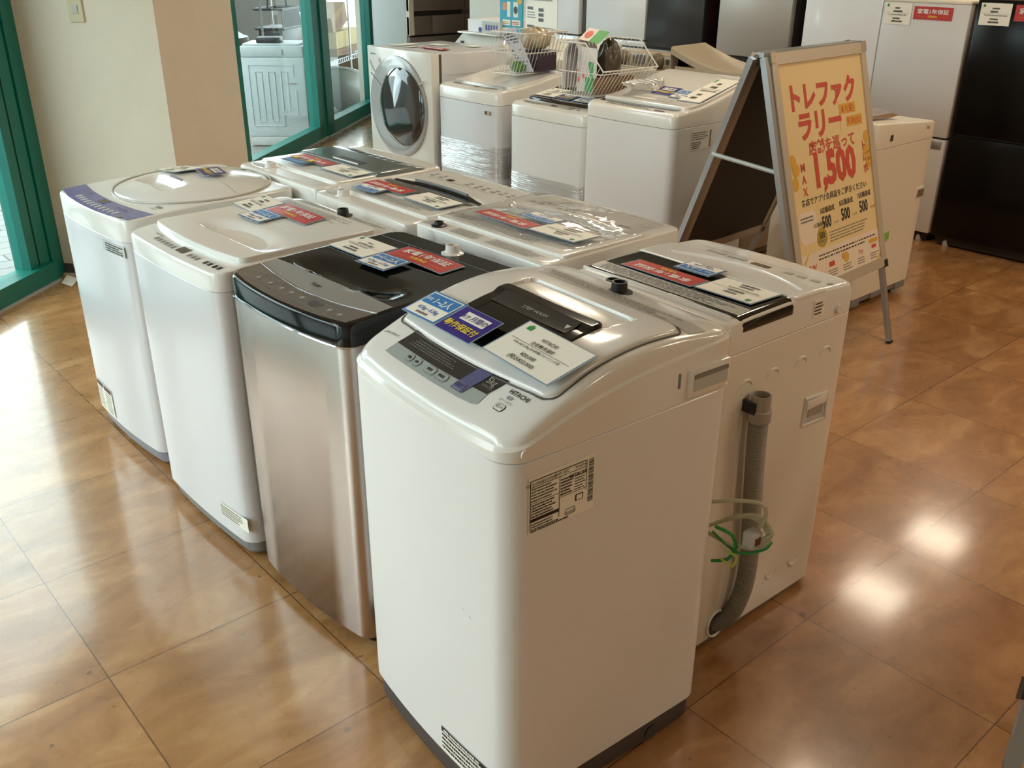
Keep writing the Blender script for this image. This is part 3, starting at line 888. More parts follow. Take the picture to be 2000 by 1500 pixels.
lid = b.build('lid', A)
b = MB(); lo2 = outline(.1035, .4295, .0255, .5125, .024, .013, sub=30); b.tube([(x, y, aside(x, y) + .0002) for x, y in lo2], .0022, SEAM, 5, closed=True); b.build('lid_gap', lid)
def ains(x, y):
    inner = sstep(.142, .152, x) * (1 - sstep(.238, .262, x)) * sstep(.142, .152, y) * (1 - sstep(.362, .372, y))
    bar = sstep(.262, .278, x) * (1 - sstep(.300, .312, x))
    return aside(x, y) + .0085 + .006 * bar - .001 * inner
b = MB(); dome(b, outline(.128, .310, .112, .402, .018, sub=34), ains, BLACKG, 50, .003, skirt=lambda x, y: aside(x, y) - .01)
b.build('lid_window', lid)
zt = aside(.27, .25) + .0145
b = MB(); topquad(b, .236, .276, .142, .372, lambda x, y: ains(x, y), PANELDK, .0010)
b.text('STEP WASH', INKP, lambda a, c: (.252 + c, .255 - a, ains(.252 + c, .255 - a) + .0022), .013, sx=1.1)
b.add([(.262, .166, ains(.262, .166) + .002), (.262, .148, ains(.262, .148) + .002), (.246, .157, ains(.246, .157) + .002)], [(0, 1, 2)], INKP)
b.build('lid_handle', lid)
b = MB()
drape_strip(b, [(.032, .446), (.030, .416), (.028, .34), (.027, .268), (.028, .189), (.031, .150), (.036, .138)], [(.060, .441), (.058, .416), (.057, .34), (.056, .289), (.057, .223), (.059, .17), (.060, .140)], aside, PANELGR, 24, 3, .0010)
drape_strip(b, [(.058, .441), (.056, .387), (.0545, .34), (.054, .289), (.055, .223), (.058, .142)], [(.099, .432), (.0945, .387), (.0935, .34), (.093, .289), (.0935, .223), (.099, .129)], aside, PANELDK, 24, 4, .0016)
drape_strip(b, [(.036, .224), (.036, .189)], [(.0925, .211), (.095, .172)], aside, STRIPE, 8, 3, .0026)
topprint(b, [(.088, .40), (.084, .24), (.062, .25), (.064, .42)], aside, 4, 11, INKG, .0028, .35)
for x, y, w in ((.0435, .30, .017), (.0435, .262, .018), (.044, .372, .011), (.043, .345, .011)):
    drape_poly(b, outline(x - .0085, x + .0085, y - w, y + w, .007, n=4, sub=2), aside, INKG, .0022); drape_poly(b, outline(x - .0073, x + .0073, y - w + .0012, y + w - .0012, .006, n=4, sub=2), aside, PANELGR, .0028)
    topprint(b, [(x + .005, y + w * .6), (x + .005, y - w * .6), (x - .005, y - w * .6), (x - .005, y + w * .6)], aside, 1, int(y * 99), INK, .0036, .6)
drape_poly(b, outline(.038, .054, .192, .222, .006, n=4, sub=2), aside, INKP, .0034); drape_poly(b, outline(.0388, .0532, .1928, .2212, .005, n=4, sub=2), aside, STRIPE, .0040)
topprint(b, [(.050, .218), (.050, .196), (.042, .196), (.042, .218)], aside, 2, 7, INK, .0048, .5)
toptext(b, '5kg', INKP, .076, .156, .019, aside, off=.0030); toptext(b, 'NW-50C', INKG, .066, .153, .009, aside, off=.0030)
toptext(b, 'HITACHI', INK, .081, .083, .0125, aside, bold=.02, off=.0016, sx=1.05); toptext(b, '電源', INK, .070, .094, .008, aside, off=.0016); toptext(b, '(オートオフ)', INK, .0615, .094, .0062, aside, off=.0016)
drape_poly(b, outline(.0425, .0575, .082, .106, .005, n=4, sub=2), aside, INK, .0012); drape_poly(b, outline(.0435, .0565, .083, .105, .0045, n=4, sub=2), aside, WHITEP, .0018); toptext(b, '切/入', INK, .0475, .094, .0085, aside, off=.0026)
toptext(b, 'SLIM&COMPACT', INK, .067, .482, .0075, aside, off=.0016)
b.build('control_panel', A)
b = MB(); topprint(b, [(.478, .48), (.474, .03), (.438, .03), (.444, .45)], aside, 5, 21, INKG, .0024, .5); drape_strip(b, [(.436, .46), (.434, .02)], [(.482, .49), (.480, .02)], aside, INKP, 14, 2, .0010)
b.build('caution_label', A)
port(A, .498, .276, ax(.498) - .004, .015, .026, BLACKM)
# side grip, slot, rating plate, foot notice
b = MB(); M = lambda x, z, y=0: (x, y, z)
b.rbox(.418, .532, -.006, .02, .868, .926, WHITEP, .004); b.box(.430, .523, -.0072, -.005, .880, .914, LGREY); b.box(.430, .523, -.0085, -.006, .906, .914, INKG)
b.rbox(.391, .401, -.0015, .01, .893, .925, MGREY, .004); b.lathe([(.009, -.0012), (.009, .001)], WHITEP, (.034, 0, .876), 'y', 16)
b.build('side_grip', A)
b = MB(); M = bil([(.041, -.0009, .828), (.192, -.0009, .828), (.192, -.0009, .716), (.041, -.0009, .716)])
M2 = lambda u, v: tuple(M(u, v) + Vector((0, -.0008, 0)))
uvquad(b, M, 0, 1, 0, 1, PAPER)
for x0, x1, y0, y1 in ((.02, .86, .06, .075), (.02, .86, .17, .18), (.02, .03, .06, .97), (.45, .458, .17, .9), (.86, .868, .06, .6), (.45, .86, .55, .558), (.02, .45, .46, .468), (.55, .70, .82, .83), (.55, .70, .92, .93), (.55, .556, .82, .93), (.695, .70, .82, .93), (.02, .45, .74, .80)): uvquad(b, M2, x0, x1, y0, y1, INK)
for k in range(30): uvquad(b, M2, .895, .975, .06 + k * .0265, .06 + k * .0265 + .008 + .014 * ((k * 7) % 5) / 5, INK)
scribble(b, M2, .04, .43, .19, .45, 5, INK, .45, 2); scribble(b, M2, .47, .66, .22, .54, 6, INK, .6, 3); scribble(b, M2, .68, .85, .25, .54, 6, INK, .4, 4); scribble(b, M2, .04, .44, .48, .73, 5, INK, .55, 5); scribble(b, M2, .04, .44, .82, .96, 3, INK, .5, 6); scribble(b, M2, .04, .62, .95, .99, 1, INK, .7, 8)
b.text('HITACHI', INK, lambda a, c: (.1515 + a, -.0020, .797 + c), .010, bold=.02); b.text('NW-50C', INK, lambda a, c: (.115 + a, -.0020, .812 + c), .0085); b.text('日立全自動電気洗濯機', INK, lambda a, c: (.068 + a, -.0020, .811 + c), .0068); b.text('50/60Hz', INK, lambda a, c: (.158 + a, -.0020, .812 + c), .008); b.text('2018年製', INK, lambda a, c: (.136 + a, -.0020, .7265 + c), .006)
uvquad(b, M2, .70, .82, .62, .74, INK); M3 = lambda u, v: tuple(M(u, v) + Vector((0, -.0012, 0))); uvquad(b, M3, .715, .805, .635, .725, PAPER)
b.build('rating_plate', body)
def fx(y): return -.016 * (1 - (y / aw * 2 - 1) ** 2) - .0012
b = MB(); 
for y0, y1, z0, z1, m, o in ((.212, .045, .085, .150, PAPER, 0), (.210, .05, .136, .149, INK, .0008)):
    n = 8
    for k in range(n):
        a, c = y0 + (y1 - y0) * k / n, y0 + (y1 - y0) * (k + 1) / n
        b.quad([(fx(a) - o, a, z0), (fx(c) - o, c, z0), (fx(c) - o, c, z1), (fx(a) - o, a, z1)], m)
scribble(b, lambda u, v: (fx(.208 - .155 * u) - .001, .208 - .155 * u, .134 - .045 * v), 0, 1, 0, 1, 4, INK, .5, 9); scribble(b, lambda u, v: (fx(.208 - .155 * u) - .0016, .208 - .155 * u, .148 - .01 * v), .05, .9, 0, 1, 1, WINK, .6, 9)
b.build('notice_sticker', body)
b = MB()
for y, z, l in ((.128, .506, .006), (.108, .4985, .006)): b.quad([(fx(y) - .0002, y, z), (fx(y) - .0002, y - l, z - .003), (fx(y) - .0002, y - l, z - .0045), (fx(y) - .0002, y, z - .0015)], INKG)
b.build('scuff_marks', body)
b = MB(); b.lathe([(.019, -.002), (.019, .02)], BLACKM, (.408, .006, .036), 'y', 18); b.build('drain_opening', A)
# coiled flex behind it
b = MB(); zc = .50
for k in range(4):
    b.tube(curve_pts([(.60 + .012 * k, .06 - .012 * k, zc - .02 + .01 * k), (.64, .0 - .012 * k, zc + .02 + .006 * k), (.655, -.045 - .006 * k, zc + .01), (.65, -.06, zc - .03 + .008 * k), (.62, -.01, zc - .045), (.59, .06, zc - .03)], 6), .0046, mat('pale_flex', (176, 172, 140), .5), 6)
b.tube(curve_pts([(.575, .06, zc + .05), (.605, -.005, zc + .075), (.635, -.045, zc + .075), (.64, -.055, zc + .05), (.635, -.05, zc + .02)], 6), .0046, MATS['pale_flex'], 6)
pc = b.build('power_cord', A)
b = MB(); b.rbox(.612, .645, -.052, -.022, zc - .03, zc + .005, LGREY, .005); b.box(.620, .636, -.0535, -.05, zc - .022, zc - .004, BROWNINK); b.build('plug', pc)
b = MB(); b.tube(curve_pts([(.59, .04, zc - .02), (.62, -.01, zc - .06), (.64, -.06, zc - .035), (.66, -.065, zc - .02)], 6), .003, GREENINK, 6); b.tube(curve_pts([(.585, .03, zc), (.6, -.005, zc - .01), (.61, -.01, zc - .045), (.6, .0, zc - .075), (.585, .03, zc - .09)], 6), .004, GREENINK, 6); b.tube(curve_pts([(.59, .0, zc - .05), (.605, -.02, zc - .06), (.60, -.015, zc - .085), (.585, .005, zc - .07)], 5), .003, mat('lime_flex', (176, 190, 80), .5), 6); b.build('earth_lead', pc)
# the cards on it
az = lambda x, y: aside(x, y) + .008
card(A, 'capacity_card', 'blue and white capacity card on the left of the nearest white washer', 'card', GB, [(.185, .489), (.185, .382), (.110, .387), (.113, .510)], az, p_blue, .010, (0, 0, .004, .002))
card(A, 'guarantee_card', 'indigo guarantee card with yellow writing on the nearest white washer', 'card', None, [(.180, .375), (.181, .256), (.105, .266), (.107, .377)], az, p_purple, .012, (0, 0, .004, .004))
card(A, 'price_card', 'white price card reading 20,000 on the nearest white washer', 'price card', GP, [(.213, .213), (.208, .029), (.108, .036), (.109, .222)], az, p_price('HITACHI', ('¥20,000', '(税込¥22,000)')), .011, (.002, .002, .008, .008))

# ------------------------------------------------------------------ H: black top, brushed steel body
H = thing('washing_machine', 'black-topped washing machine with a brushed steel front beside the nearest white one', 'washing machine', (.966, 1.648, 0), math.radians(2.4), 'washers in the middle of the shop')
hw, hd, hzb, hzs = .515, .537, .042, .840
b = MB(); R = [[(x, y, z) for x, y in outline(i, hd - i, i, hw - i, .035, .022)] for z, i in ((hzb, .003), (hzb + .004, 0), (hzs - .004, 0), (hzs, .001))]
b.loft(R, STEEL); hb = b.build('cabinet', H)
b = MB(); b.tube([(x, y, hzs + .001) for x, y in outline(-.001, hd, -.001, hw + .001, .035, .022)], .003, CHROME, 6, closed=True); b.build('chrome_trim', hb)
b = MB()
b.loft([[(x, y, z) for x, y in outline(.03, hd - .03, .03, hw - .03, .03)] for z in (.02, hzb + .002)], BLACKM); b.build('base', H)
for fx_ in (.06, hd - .06):
    for fy_ in (.055, hw - .055):
        b = MB(); b.lathe([(.024, 0), (.026, .004), (.026, .03), (.018, .042)], BLACKM, (fx_, fy_, 0), n=16); b.build('foot', H)
hx = smooth_interp([-.03, 0, .06, .13, .2, .35, .54], [.893, .897, .9, .904, .906, .906, .903])
def hz(x, y):
    c = math.exp(-((y - .265) / .17) ** 4) * sstep(.142, .165, x) * (1 - sstep(.20, .27, x))
    return hx(x) - .028 * c
b = MB(); dome(b, outline(0, hd, 0, hw, .035, .022, sub=30), hz, BLACKG, 50, .008, skirt=hzs + .003); b.build('top_cover', H)
b = MB(); b.tube([(.462, y, hx(.46) - .0006) for y in (.02, .2, .35, .5)], .0016, BLACKM, 5); b.tube([(.462, .0, hx(.46) - .003), (.462, .02, hx(.46) - .0006)], .0016, BLACKM, 5); b.build('lid_gap', H)
fr_ = [(.012, .497), (-.004, .42), (-.012, .33), (-.014, .2575), (-.012, .18), (-.004, .09), (.012, .018)]
mid = [(.090, .505), (.071, .40), (.0585, .30), (.056, .2575), (.0585, .20), (.068, .11), (.090, .010)]
bk = [(.134, .505), (.1385, .38), (.148, .355), (.156, .33), (.157, .19), (.149, .165), (.139, .137), (.134, .010)]
b = MB(); drape_strip(b, fr_, mid, hz, PANELBR, 30, 5, .0008)
g = random.Random(5)
for y in (.414, .357, .306, .263, .216, .103, .064): drape_poly(b, ell(.029, y, .008, .0085, 16), hz, MGREY, .0014); drape_poly(b, ell(.029, y, .004, .0045, 12), hz, INKP, .0020)
drape_poly(b, ell(.03, .162, .017, .022, 24), hz, DGREY, .0014)
topprint(b, [(.06, .46), (.042, .08), (.036, .08), (.046, .46)], hz, 2, 31, INKG, .0016, .4); topprint(b, [(.02, .47), (.008, .05), (.000, .09), (.012, .47)], hz, 2, 32, INKG, .0016, .4)
b.build('control_panel', H)
b = MB(); drape_strip(b, mid, bk, hz, SILVERP, 34, 5, .0012); b.tube([(p.x, p.y, hz(p.x, p.y) + .0014) for p in curve_pts([(q[0], q[1], 0) for q in mid], 5)], .0016, CHROME, 5)
toptext(b, 'Haier', INK, .090, .258, .018, hz, bold=.02, off=.0024); b.build('silver_trim_panel', H)
port(H, .497, .234, hx(.497) - .002, .016, .026, WHITEP)
card(H, 'price_card', 'white price card on the black-topped washer', 'price card', GP, [(.411, .516), (.41, .358), (.292, .35), (.296, .509)], hx, p_price('Haier', None, 21), .003)
card(H, 'warranty_card', 'red warranty card on the black-topped washer', 'card', GR, [(.44, .345), (.44, .122), (.354, .112), (.357, .339)], hx, p_red, .004, wavy=.003)
card(H, 'capacity_card', 'blue and white capacity card on the black-topped washer', 'card', GB, [(.342, .329), (.347, .218), (.255, .209), (.254, .322)], hx, p_blue, .010)

# ------------------------------------------------------------------ T: white machine with the flat lid
T = thing('washing_machine', 'white washing machine with a flat white lid between the black-topped one and the violet-strip one', 'washing machine', (.927, 2.198, 0), math.radians(1.5), 'washers in the middle of the shop')
tw, td, tzb, tzs = .560, .575, .058, .829
tb = cabinet(T, tw, td, tzb, tzs, .045, .012, 0, WHITE2, MGREY, .012)
tx = lambda x, y: .880 + .008 * sstep(-.02, .1, x)
cover(T, tw, td, tzs + .001, tx, .045, .012, 0, WHITEP, .008)
def tlz(x, y):
    r = ((x - .19) / .062) ** 2 + ((y - .235) / .155) ** 2
    c = math.exp(-r ** 2) * sstep(.150, .165, x)
    return .903 - .024 * c
b = MB(); dome(b, outline(.082, .515, .020, .540, .022, .022, sub=34), tlz, WHITEP, 60, .004, skirt=.884); tl = b.build('lid', T)
b = MB(); b.loft([[(x, y, z) for x, y in outline(.088, .51, .026, .534, .02, .022)] for z in (.879, .885)], ICE); b.build('lid_gasket', tl)
b = MB(); b.tube([(.30, .021, .9035), (.30, .539, .9035)], .0007, INKP, 4); b.build('lid_fold', tl)
b = MB(); topquad(b, .018, .050, .229, .277, tx, DISPLAY, .001)
for k, y in enumerate([.415, .392, .369, .346, .323, .300, .200, .178, .156, .110, .088, .062, .040]):
    x = .033 - .006 * (1 - ((y - .24) / .2) ** 2)
    topquad(b, x - .010, x + .006, y - .007, y + .007, tx, INKG if k < 9 else INK, .001); topquad(b, x + .009, x + .012, y - .006, y + .006, tx, INKP, .001)
topprint(b, [(.052, .46), (.052, .40), (.044, .40), (.044, .46)], tx, 1, 5, INK); b.build('control_panel', T)
b = MB(); topprint(b, [(.500, .50), (.495, .06), (.430, .07), (.440, .50)], tlz, 7, 41, INKG, .0016, .4); b.build('instruction_label', tl)
b = MB(); topprint(b, [(.565, .52), (.562, .30), (.525, .30), (.525, .52)], tx, 5, 42, INKG, .0016, .45); topprint(b, [(.562, .22), (.562, .04), (.525, .04), (.525, .22)], tx, 5, 43, INKG, .0016, .45); b.build('caution_label', T)
port(T, .548, .255, .886, .015, .024, BLACKM)
b = MB(); M = lambda u, v: (-.0128 * (1 - ((.155 - .15 * u) / tw * 2 - 1) ** 2) - .0014, .155 - .15 * u, .15 - .045 * v - .0 * u)
uvquad(b, M, 0, 1, 0, 1, PAPER, 4); scribble(b, lambda u, v: tuple(Vector(M(u, v)) + Vector((-.0008, 0, 0))), .03, .9, .1, .95, 5, INKG, .5, 12); b.build('energy_sticker', tb)
card(T, 'price_card', 'curling white price card on the flat-lidded washer between the black-topped and the violet-strip ones', 'price card', GP, [(.450, .545), (.450, .435), (.333, .430), (.335, .545)], lambda x, y: .903, p_price(None, None, 51), .003, (.012, .0, 0, 0))
card(T, 'warranty_card', 'red warranty card on the flat-lidded washer between the black-topped and the violet-strip ones', 'card', GR, [(.455, .428), (.455, .206), (.370, .186), (.376, .412)], lambda x, y: .903, p_red, .004, wavy=.002)
card(T, 'capacity_card', 'blue and white capacity card on the flat-lidded washer between the black-topped and the violet-strip ones', 'card', GB, [(.365, .418), (.368, .300), (.280, .288), (.280, .405)], lambda x, y: .903, p_blue, .006)

# ------------------------------------------------------------------ P: white machine with the round lid and violet strip
Pm = thing('washing_machine', 'white washing machine with a domed oval lid and violet control strip by the cream pillar', 'washing machine', (.949, 2.879, 0), math.radians(1.8), 'washers in the middle of the shop')
pw, pd, pzb, pzs = .570, .60, .062, .802
pb = cabinet(Pm, pw, pd, pzb, pzs, .045, .016, 0, WHITE2, mat('blue_grey_base', (140, 142, 152), .5), .012)
pz = smooth_interp([-.03, 0, .09, .2, .4, .62], [.871, .873, .877, .882, .884, .884])
cover(Pm, pw, pd, pzs + .001, lambda x, y: pz(x), .045, .016, 0, WHITEP, .008)
def plz(x, y):
    r = math.hypot((x - .362) / .258, (y - .285) / .255)
    c = sstep(.205, .235, x) * (1 - sstep(.27, .31, x)) * (1 - sstep(.09, .13, abs(y - .30)))
    return .884 + .034 * (1 - min(1, r) ** 2.6) - .028 * c
b = MB(); dome(b, ell(.362, .285, .258, .262, 120), plz, WHITEP, 50, .006, skirt=.878); pl = b.build('lid', Pm)
b = MB(); b.tube([(x, y, pz(x) + .003) for x, y in ell(.362, .285, .261, .265, 64)], .0035, mat('lid_ring_grey', (188, 184, 172), .3), 6, closed=True); b.build('lid_ring', pl)
b = MB(); b.tube([(x, y, plz(x, y) + .0004) for x, y in [(.40, .05 + .47 * k / 14) for k in range(15)]], .0012, INKP, 4); b.build('lid_fold', pl)
b = MB(); fr2 = [(.016, .555), (-.004, .45), (-.011, .36), (-.013, .285), (-.011, .20), (-.003, .11), (.016, .012)]; bk2 = [(.098, .562), (.080, .45), (.074, .36), (.072, .285), (.075, .20), (.083, .11), (.100, .010)]
drape_strip(b, fr2, bk2, lambda x, y: pz(x), PURPLE, 24, 5, .001); topquad(b, .038, .066, .258, .306, lambda x, y: pz(x), DISPLAY, .0018)
for k in range(11):
    y = .42 - .03 * k; x = .014 + .0006 * abs(k - 5) ** 1.6
    topquad(b, x - .007, x + .011, y - .012, y + .008, lambda x, y: pz(x), LGREY, .0018); topquad(b, x - .012, x - .009, y - .011, y + .005, lambda x, y: pz(x), WINK, .0018)
drape_poly(b, ell(.016, .07, .011, .022, 20), lambda x, y: pz(x), CHROME, .0018); drape_poly(b, ell(.016, .07, .008, .018, 20), lambda x, y: pz(x), MGREY, .0024)
topprint(b, [(.06, .20), (.06, .10), (.045, .10), (.045, .20)], lambda x, y: pz(x), 2, 61, INKG, .002); topprint(b, [(.075, .48), (.068, .38), (.05, .38), (.055, .48)], lambda x, y: pz(x), 2, 62, INKG, .002)
b.build('control_panel', Pm)
b = MB(); topquad(b, .140, .152, .055, .090, lambda x, y: pz(x), MGREY, .001); topprint(b, [(.138, .10), (.138, .05), (.118, .05), (.118, .10)], lambda x, y: pz(x), 2, 63, INKP, .0014); b.build('model_badge', Pm)
b = MB(); topquad(b, .300, .308, .235, .325, plz, INKG, .002); b.build('lid_lettering', pl)
port(Pm, .575, .33, .884, .013, .012, mat('brown_grommet', (120, 100, 84), .5))
b = MB(); M = lambda u, v: (-.0172 * (1 - ((.170 - .145 * u) / pw * 2 - 1) ** 2) - .0012, .170 - .145 * u, .788 - .035 * v)
uvquad(b, M, 0, 1, 0, 1, LGREY, 4); scribble(b, lambda u, v: tuple(Vector(M(u, v)) + Vector((-.0008, 0, 0))), .15, .95, .1, .95, 4, INK, .5, 14); b.build('warning_sticker', pb)
b = MB(); M = lambda u, v: (-.0172 * (1 - ((.520 - .16 * u) / pw * 2 - 1) ** 2) - .0014, .520 - .16 * u, .185 - .11 * v)
uvquad(b, M, 0, 1, 0, 1, PAPER, 4); M2 = lambda u, v: tuple(Vector(M(u, v)) + Vector((-.0008, 0, 0))); uvquad(b, M2, .03, .46, .03, .18, mat('maroon_ink', (84, 36, 44), .5), 2); uvquad(b, M2, .52, .97, .03, .18, MATS['maroon_ink'], 2); scribble(b, M2, .05, .45, .22, .95, 8, INKG, .4, 15); scribble(b, M2, .55, .95, .22, .95, 8, INKG, .4, 16); b.build('energy_sticker', pb)
card(Pm, 'price_card', 'white price card on the domed lid of the violet-strip washer', 'price card', GP, [(.425, .470), (.425, .318), (.318, .318), (.318, .470)], plz, p_price(None, None, 71), .010)
card(Pm, 'guarantee_card', 'small indigo guarantee card on the domed lid of the violet-strip washer', 'card', None, [(.470, .300), (.450, .195), (.370, .205), (.390, .310)], plz, p_purple, .012)

# ------------------------------------------------------------------ far column, backs towards the camera
# B: clear dark lid, hose on its side
B = thing('washing_machine', 'white washing machine with a ribbed grey drain hose down its side', 'washing machine', (1.577, 1.113, 0), math.radians(-1.6), 'washers in the middle of the shop')
bw, bd, bzb, bzs = .505, .51, .022, .822
bbd = cabinet(B, bw, bd, bzb, bzs, .03, 0, .025, mat('warm_white_enamel', (228, 222, 210), .36, coat=.15), MGREY, .004, .006, feet=True)
bx = smooth_interp([0, .05, .1, .25, .35, .45, .54], [.893, .899, .902, .904, .902, .897, .893])
bzf = lambda x, y: bx(x)
cover(B, bw, bd, bzs + .002, bzf, .03, 0, .025, WHITEP, .018, 18)
def bring(y): return .026 * math.sqrt(max(0, 1 - (y / .23) ** 2)) if abs(y) < .23 else 0
b = MB(); dome(b, outline(.060, .252, -.0015, bw + .0015, .010, sub=14), lambda x, y: bx(x) + .004 - .018 * max(0, (abs(y - bw / 2) - bw / 2 + .022) / .022) ** 2, SMOKE, 24, .003, skirt=.872); bl = b.build('lid_band', B)
b = MB(); topprint(b, [(.112, bw - .03), (.112, .03), (.072, .03), (.072, bw - .03)], bzf, 5, 81, INKG, .0056, .5); drape_strip(b, [(.069, bw - .02), (.069, .02)], [(.115, bw - .02), (.115, .02)], bzf, INKP, 6, 2, .0046); b.build('caution_strip', bl)
def bfl(x, y):
    ylen = 1 - ((y - .235) / .20) ** 2
    e0 = .305 + .0 * y; c = 0
    if ylen > 0:
        c = sstep(.298, .312, x) * (1 - sstep(.312 + .052 * ylen, .322 + .056 * ylen, x))
    return bx(x) + .004 - .008 * c
b = MB(); dome(b, outline(.256, .385, .004, bw - .004, .012, 0, .012, sub=40), bfl, WHITEP, 40, .004, skirt=.880); bf = b.build('lid', B)
def lens(x0, amp, k, n=24): return [(x0 + amp * (1 - ((y - .235) / .19) ** 2), y) for y in [.235 - .19 * k + .38 * k * i / n for i in range(n + 1)]]
b = MB(); drape_strip(b, lens(.311, 0, .96), lens(.318, .046, .96), bfl, ICE, 30, 5, .0010); topquad(b, .312, .340, .13, .30, bfl, MGREY, .0016); b.build('lid_grip', bf)
b = MB(); topquad(b, .408, .428, .195, .250, bzf, DISPLAY, .001)
for k in range(7): topquad(b, .412, .430, .05 + .038 * k if k < 3 else .27 + .035 * (k - 3), .075 + .038 * k if k < 3 else .292 + .035 * (k - 3), bzf, INKP, .001)
drape_poly(b, ell(.425, .36, .011, .022, 20), bzf, LGREY, .0014); drape_poly(b, ell(.425, .30, .011, .022, 20), bzf, LGREY, .0014); drape_poly(b, [(.418, .025), (.428, .035), (.438, .025), (.428, .015)], bzf, INKG, .0014)
toptext(b, 'HITACHI', INKG, .388, .285, .010, bzf, flip=True, off=.0012); topprint(b, [(.395, .44), (.395, .04), (.405, .04), (.405, .44)], bzf, 1, 84, INKP); topprint(b, [(.44, .44), (.44, .04), (.45, .04), (.45, .44)], bzf, 2, 85, INKP)
b.build('control_panel', B)
port(B, .024, .364, .888, .014, .02, BLACKM)
b = MB(); b.tube([(.045, bw - .02, .905), (.05, bw * .5, .9065), (.045, .02, .904)], .004, WHITEP, 6); b.build('lid_hinge_cover', B)
# its right-hand side: seam, grip pocket, dimples, badge, hose
b = MB(); b.box(.33, .372, -.0016, .002, .842, .884, PAPER); scribble(b, lambda u, v: (.333 + .036 * u, -.0024, .88 - .034 * v), 0, 1, 0, 1, 4, INK, .5, 86); b.build('barcode_sticker', B)
b = MB(); b.lathe([(.010, -.006), (.012, -.003), (.012, .004)], WHITEP, (.437, 0, .842), 'y', 16); b.build('side_button', B)
b = MB()
Q = [(.352, .548), (.452, .540), (.444, .615), (.354, .622)]
b.tube([(x, -.001, z) for x, z in Q], .0045, WHITEP, 6, closed=True)
Qi = lambda k, y: [(x + (.402 - x) * k, y, z + (.581 - z) * k) for x, z in Q]
b.quad(Qi(.04, -.0014), LGREY); b.quad([(.372, -.0022, .566), (.436, -.0022, .561), (.434, -.0022, .592), (.372, -.0022, .597)], HOSEG); b.rbox(.358, .442, -.0065, .0, .590, .614, WHITEP, .003); b.build('side_grip', B)  # shade of the pocket painted as flat darker plates
b = MB()
for x, z, up_ in [(.098, .745, 1), (.20, .745, 1), (.31, .745, 1), (.41, .745, 1), (.20, .105, -1), (.31, .105, -1), (.41, .105, -1)]:
    b.tube([(x + .024 * math.cos(s), .0, z + up_ * .022 * math.sin(s) - up_ * .02) for s in [PI * q / 12 for q in range(13)]], lambda t: .0042 * math.sin(max(.03, t) * PI * .97), bbd.data.materials[0], 6)
b.build('panel_dimples', bbd)
hp = curve_pts([(.122, -.030, .690), (.124, -.030, .60), (.134, -.030, .48), (.146, -.030, .36), (.156, -.030, .26), (.150, -.030, .17), (.125, -.024, .10), (.098, -.006, .068), (.088, .012, .062)], 20)
b = MB(); n = len(hp)
path = []
L = 0
for i in range(n - 1):
    for k in range(4): path.append(hp[i] + (hp[i + 1] - hp[i]) * k / 4)
b.tube(path, lambda t: .0215 + .0016 * (1 if int(t * (len(path) - 1)) % 4 < 2 else -1), HOSEG, 14); hs = b.build('drain_hose', B)
b = MB(); b.lathe([(.0225, .648), (.027, .650), (.027, .676), (.0235, .680), (.0225, .715), (.019, .715), (.018, .69), (.001, .69)], HOSEG, (.122, -.030, 0), 'z', 20); b.box(.094, .104, -.035, .0, .672, .70, BLACKM); b.build('hose_cuff', hs)
b = MB(); b.tube([(.090 + .034 * math.cos(s), -.002, .064 + .038 * math.sin(s)) for s in [2 * PI * q / 28 for q in range(28)]], .004, WHITEP, 6, closed=True); b.add([(.090 + .032 * math.cos(s), -.0008, .064 + .036 * math.sin(s)) for s in [2 * PI * q / 28 for q in range(28)]], [list(range(28))], BLACKM); b.build('hose_outlet', B)
b = MB(); b.tube(curve_pts([(.098, .004, .66), (.100, .002, .45), (.104, .002, .28), (.095, .004, .16), (.075, .006, .11)], 8), .006, bbd.data.materials[0], 6); b.build('hose_groove', bbd)
card(B, 'warranty_card', 'red warranty card on the washer with the ribbed grey hose', 'card', GR, rot2([(.125, .428), (.185, .424), (.19, .204), (.125, .211)]), bzf, p_red, .007)
card(B, 'capacity_card', 'blue and white capacity card on the washer with the ribbed grey hose', 'card', GB, far([(.198, .322), (.266, .32), (.268, .214), (.202, .217)]), bzf, p_blue, .012)
card(B, 'price_card', 'white price card on the washer with the ribbed grey hose', 'price card', GP, far([(.134, .195), (.234, .191), (.244, .032), (.134, .042)]), bzf, p_price(None, None, 91), .008)

def rear_washer(name, loc, rz, w, d, zs, z, label, mb=WHITE, mt=WHITEP, slope=0.0, r=.03):
    t = thing(name, label, 'washing machine', loc, math.radians(rz), 'washers in the middle of the shop')
    cb = cabinet(t, w, d, .055, zs, r, 0, .02, mb, MGREY, .01)
    zf = lambda x, y: z - slope * x / d
    cover(t, w, d, zs + .002, zf, r, 0, .02, mt, .010, 14)
    return t, cb, zf
# C: wrapped white machine
C, cbd, cz = rear_washer('washing_machine', (1.56, 1.660, 0), .5, .565, .545, .83, .905, 'film-wrapped white washing machine turned away, behind the black-topped one', WHITE2)
b = MB()
def cl(x, y):
    yl = 1 - ((y - .28) / .23) ** 2
    c = sstep(.318, .332, x) * (1 - sstep(.335 + .05 * max(0, yl), .348 + .05 * max(0, yl), x)) if yl > 0 else 0
    return cz(x, y) + .008 - .007 * c
dome(b, outline(.078, .395, .012, .553, .012, 0, .012, sub=34), cl, WHITEP, 40, .003, skirt=.895); l = b.build('lid', C)
b = MB(); V = lambda x0, a: [(x0 + a * (1 - ((y - .28) / .22) ** 2), y) for y in [.065 + .43 * i / 24 for i in range(25)]]
drape_strip(b, V(.330, 0), V(.337, .044), cl, ICE, 30, 5, .001); topquad(b, .332, .344, .215, .37, cl, MGREY, .0016); b.build('lid_grip', l)
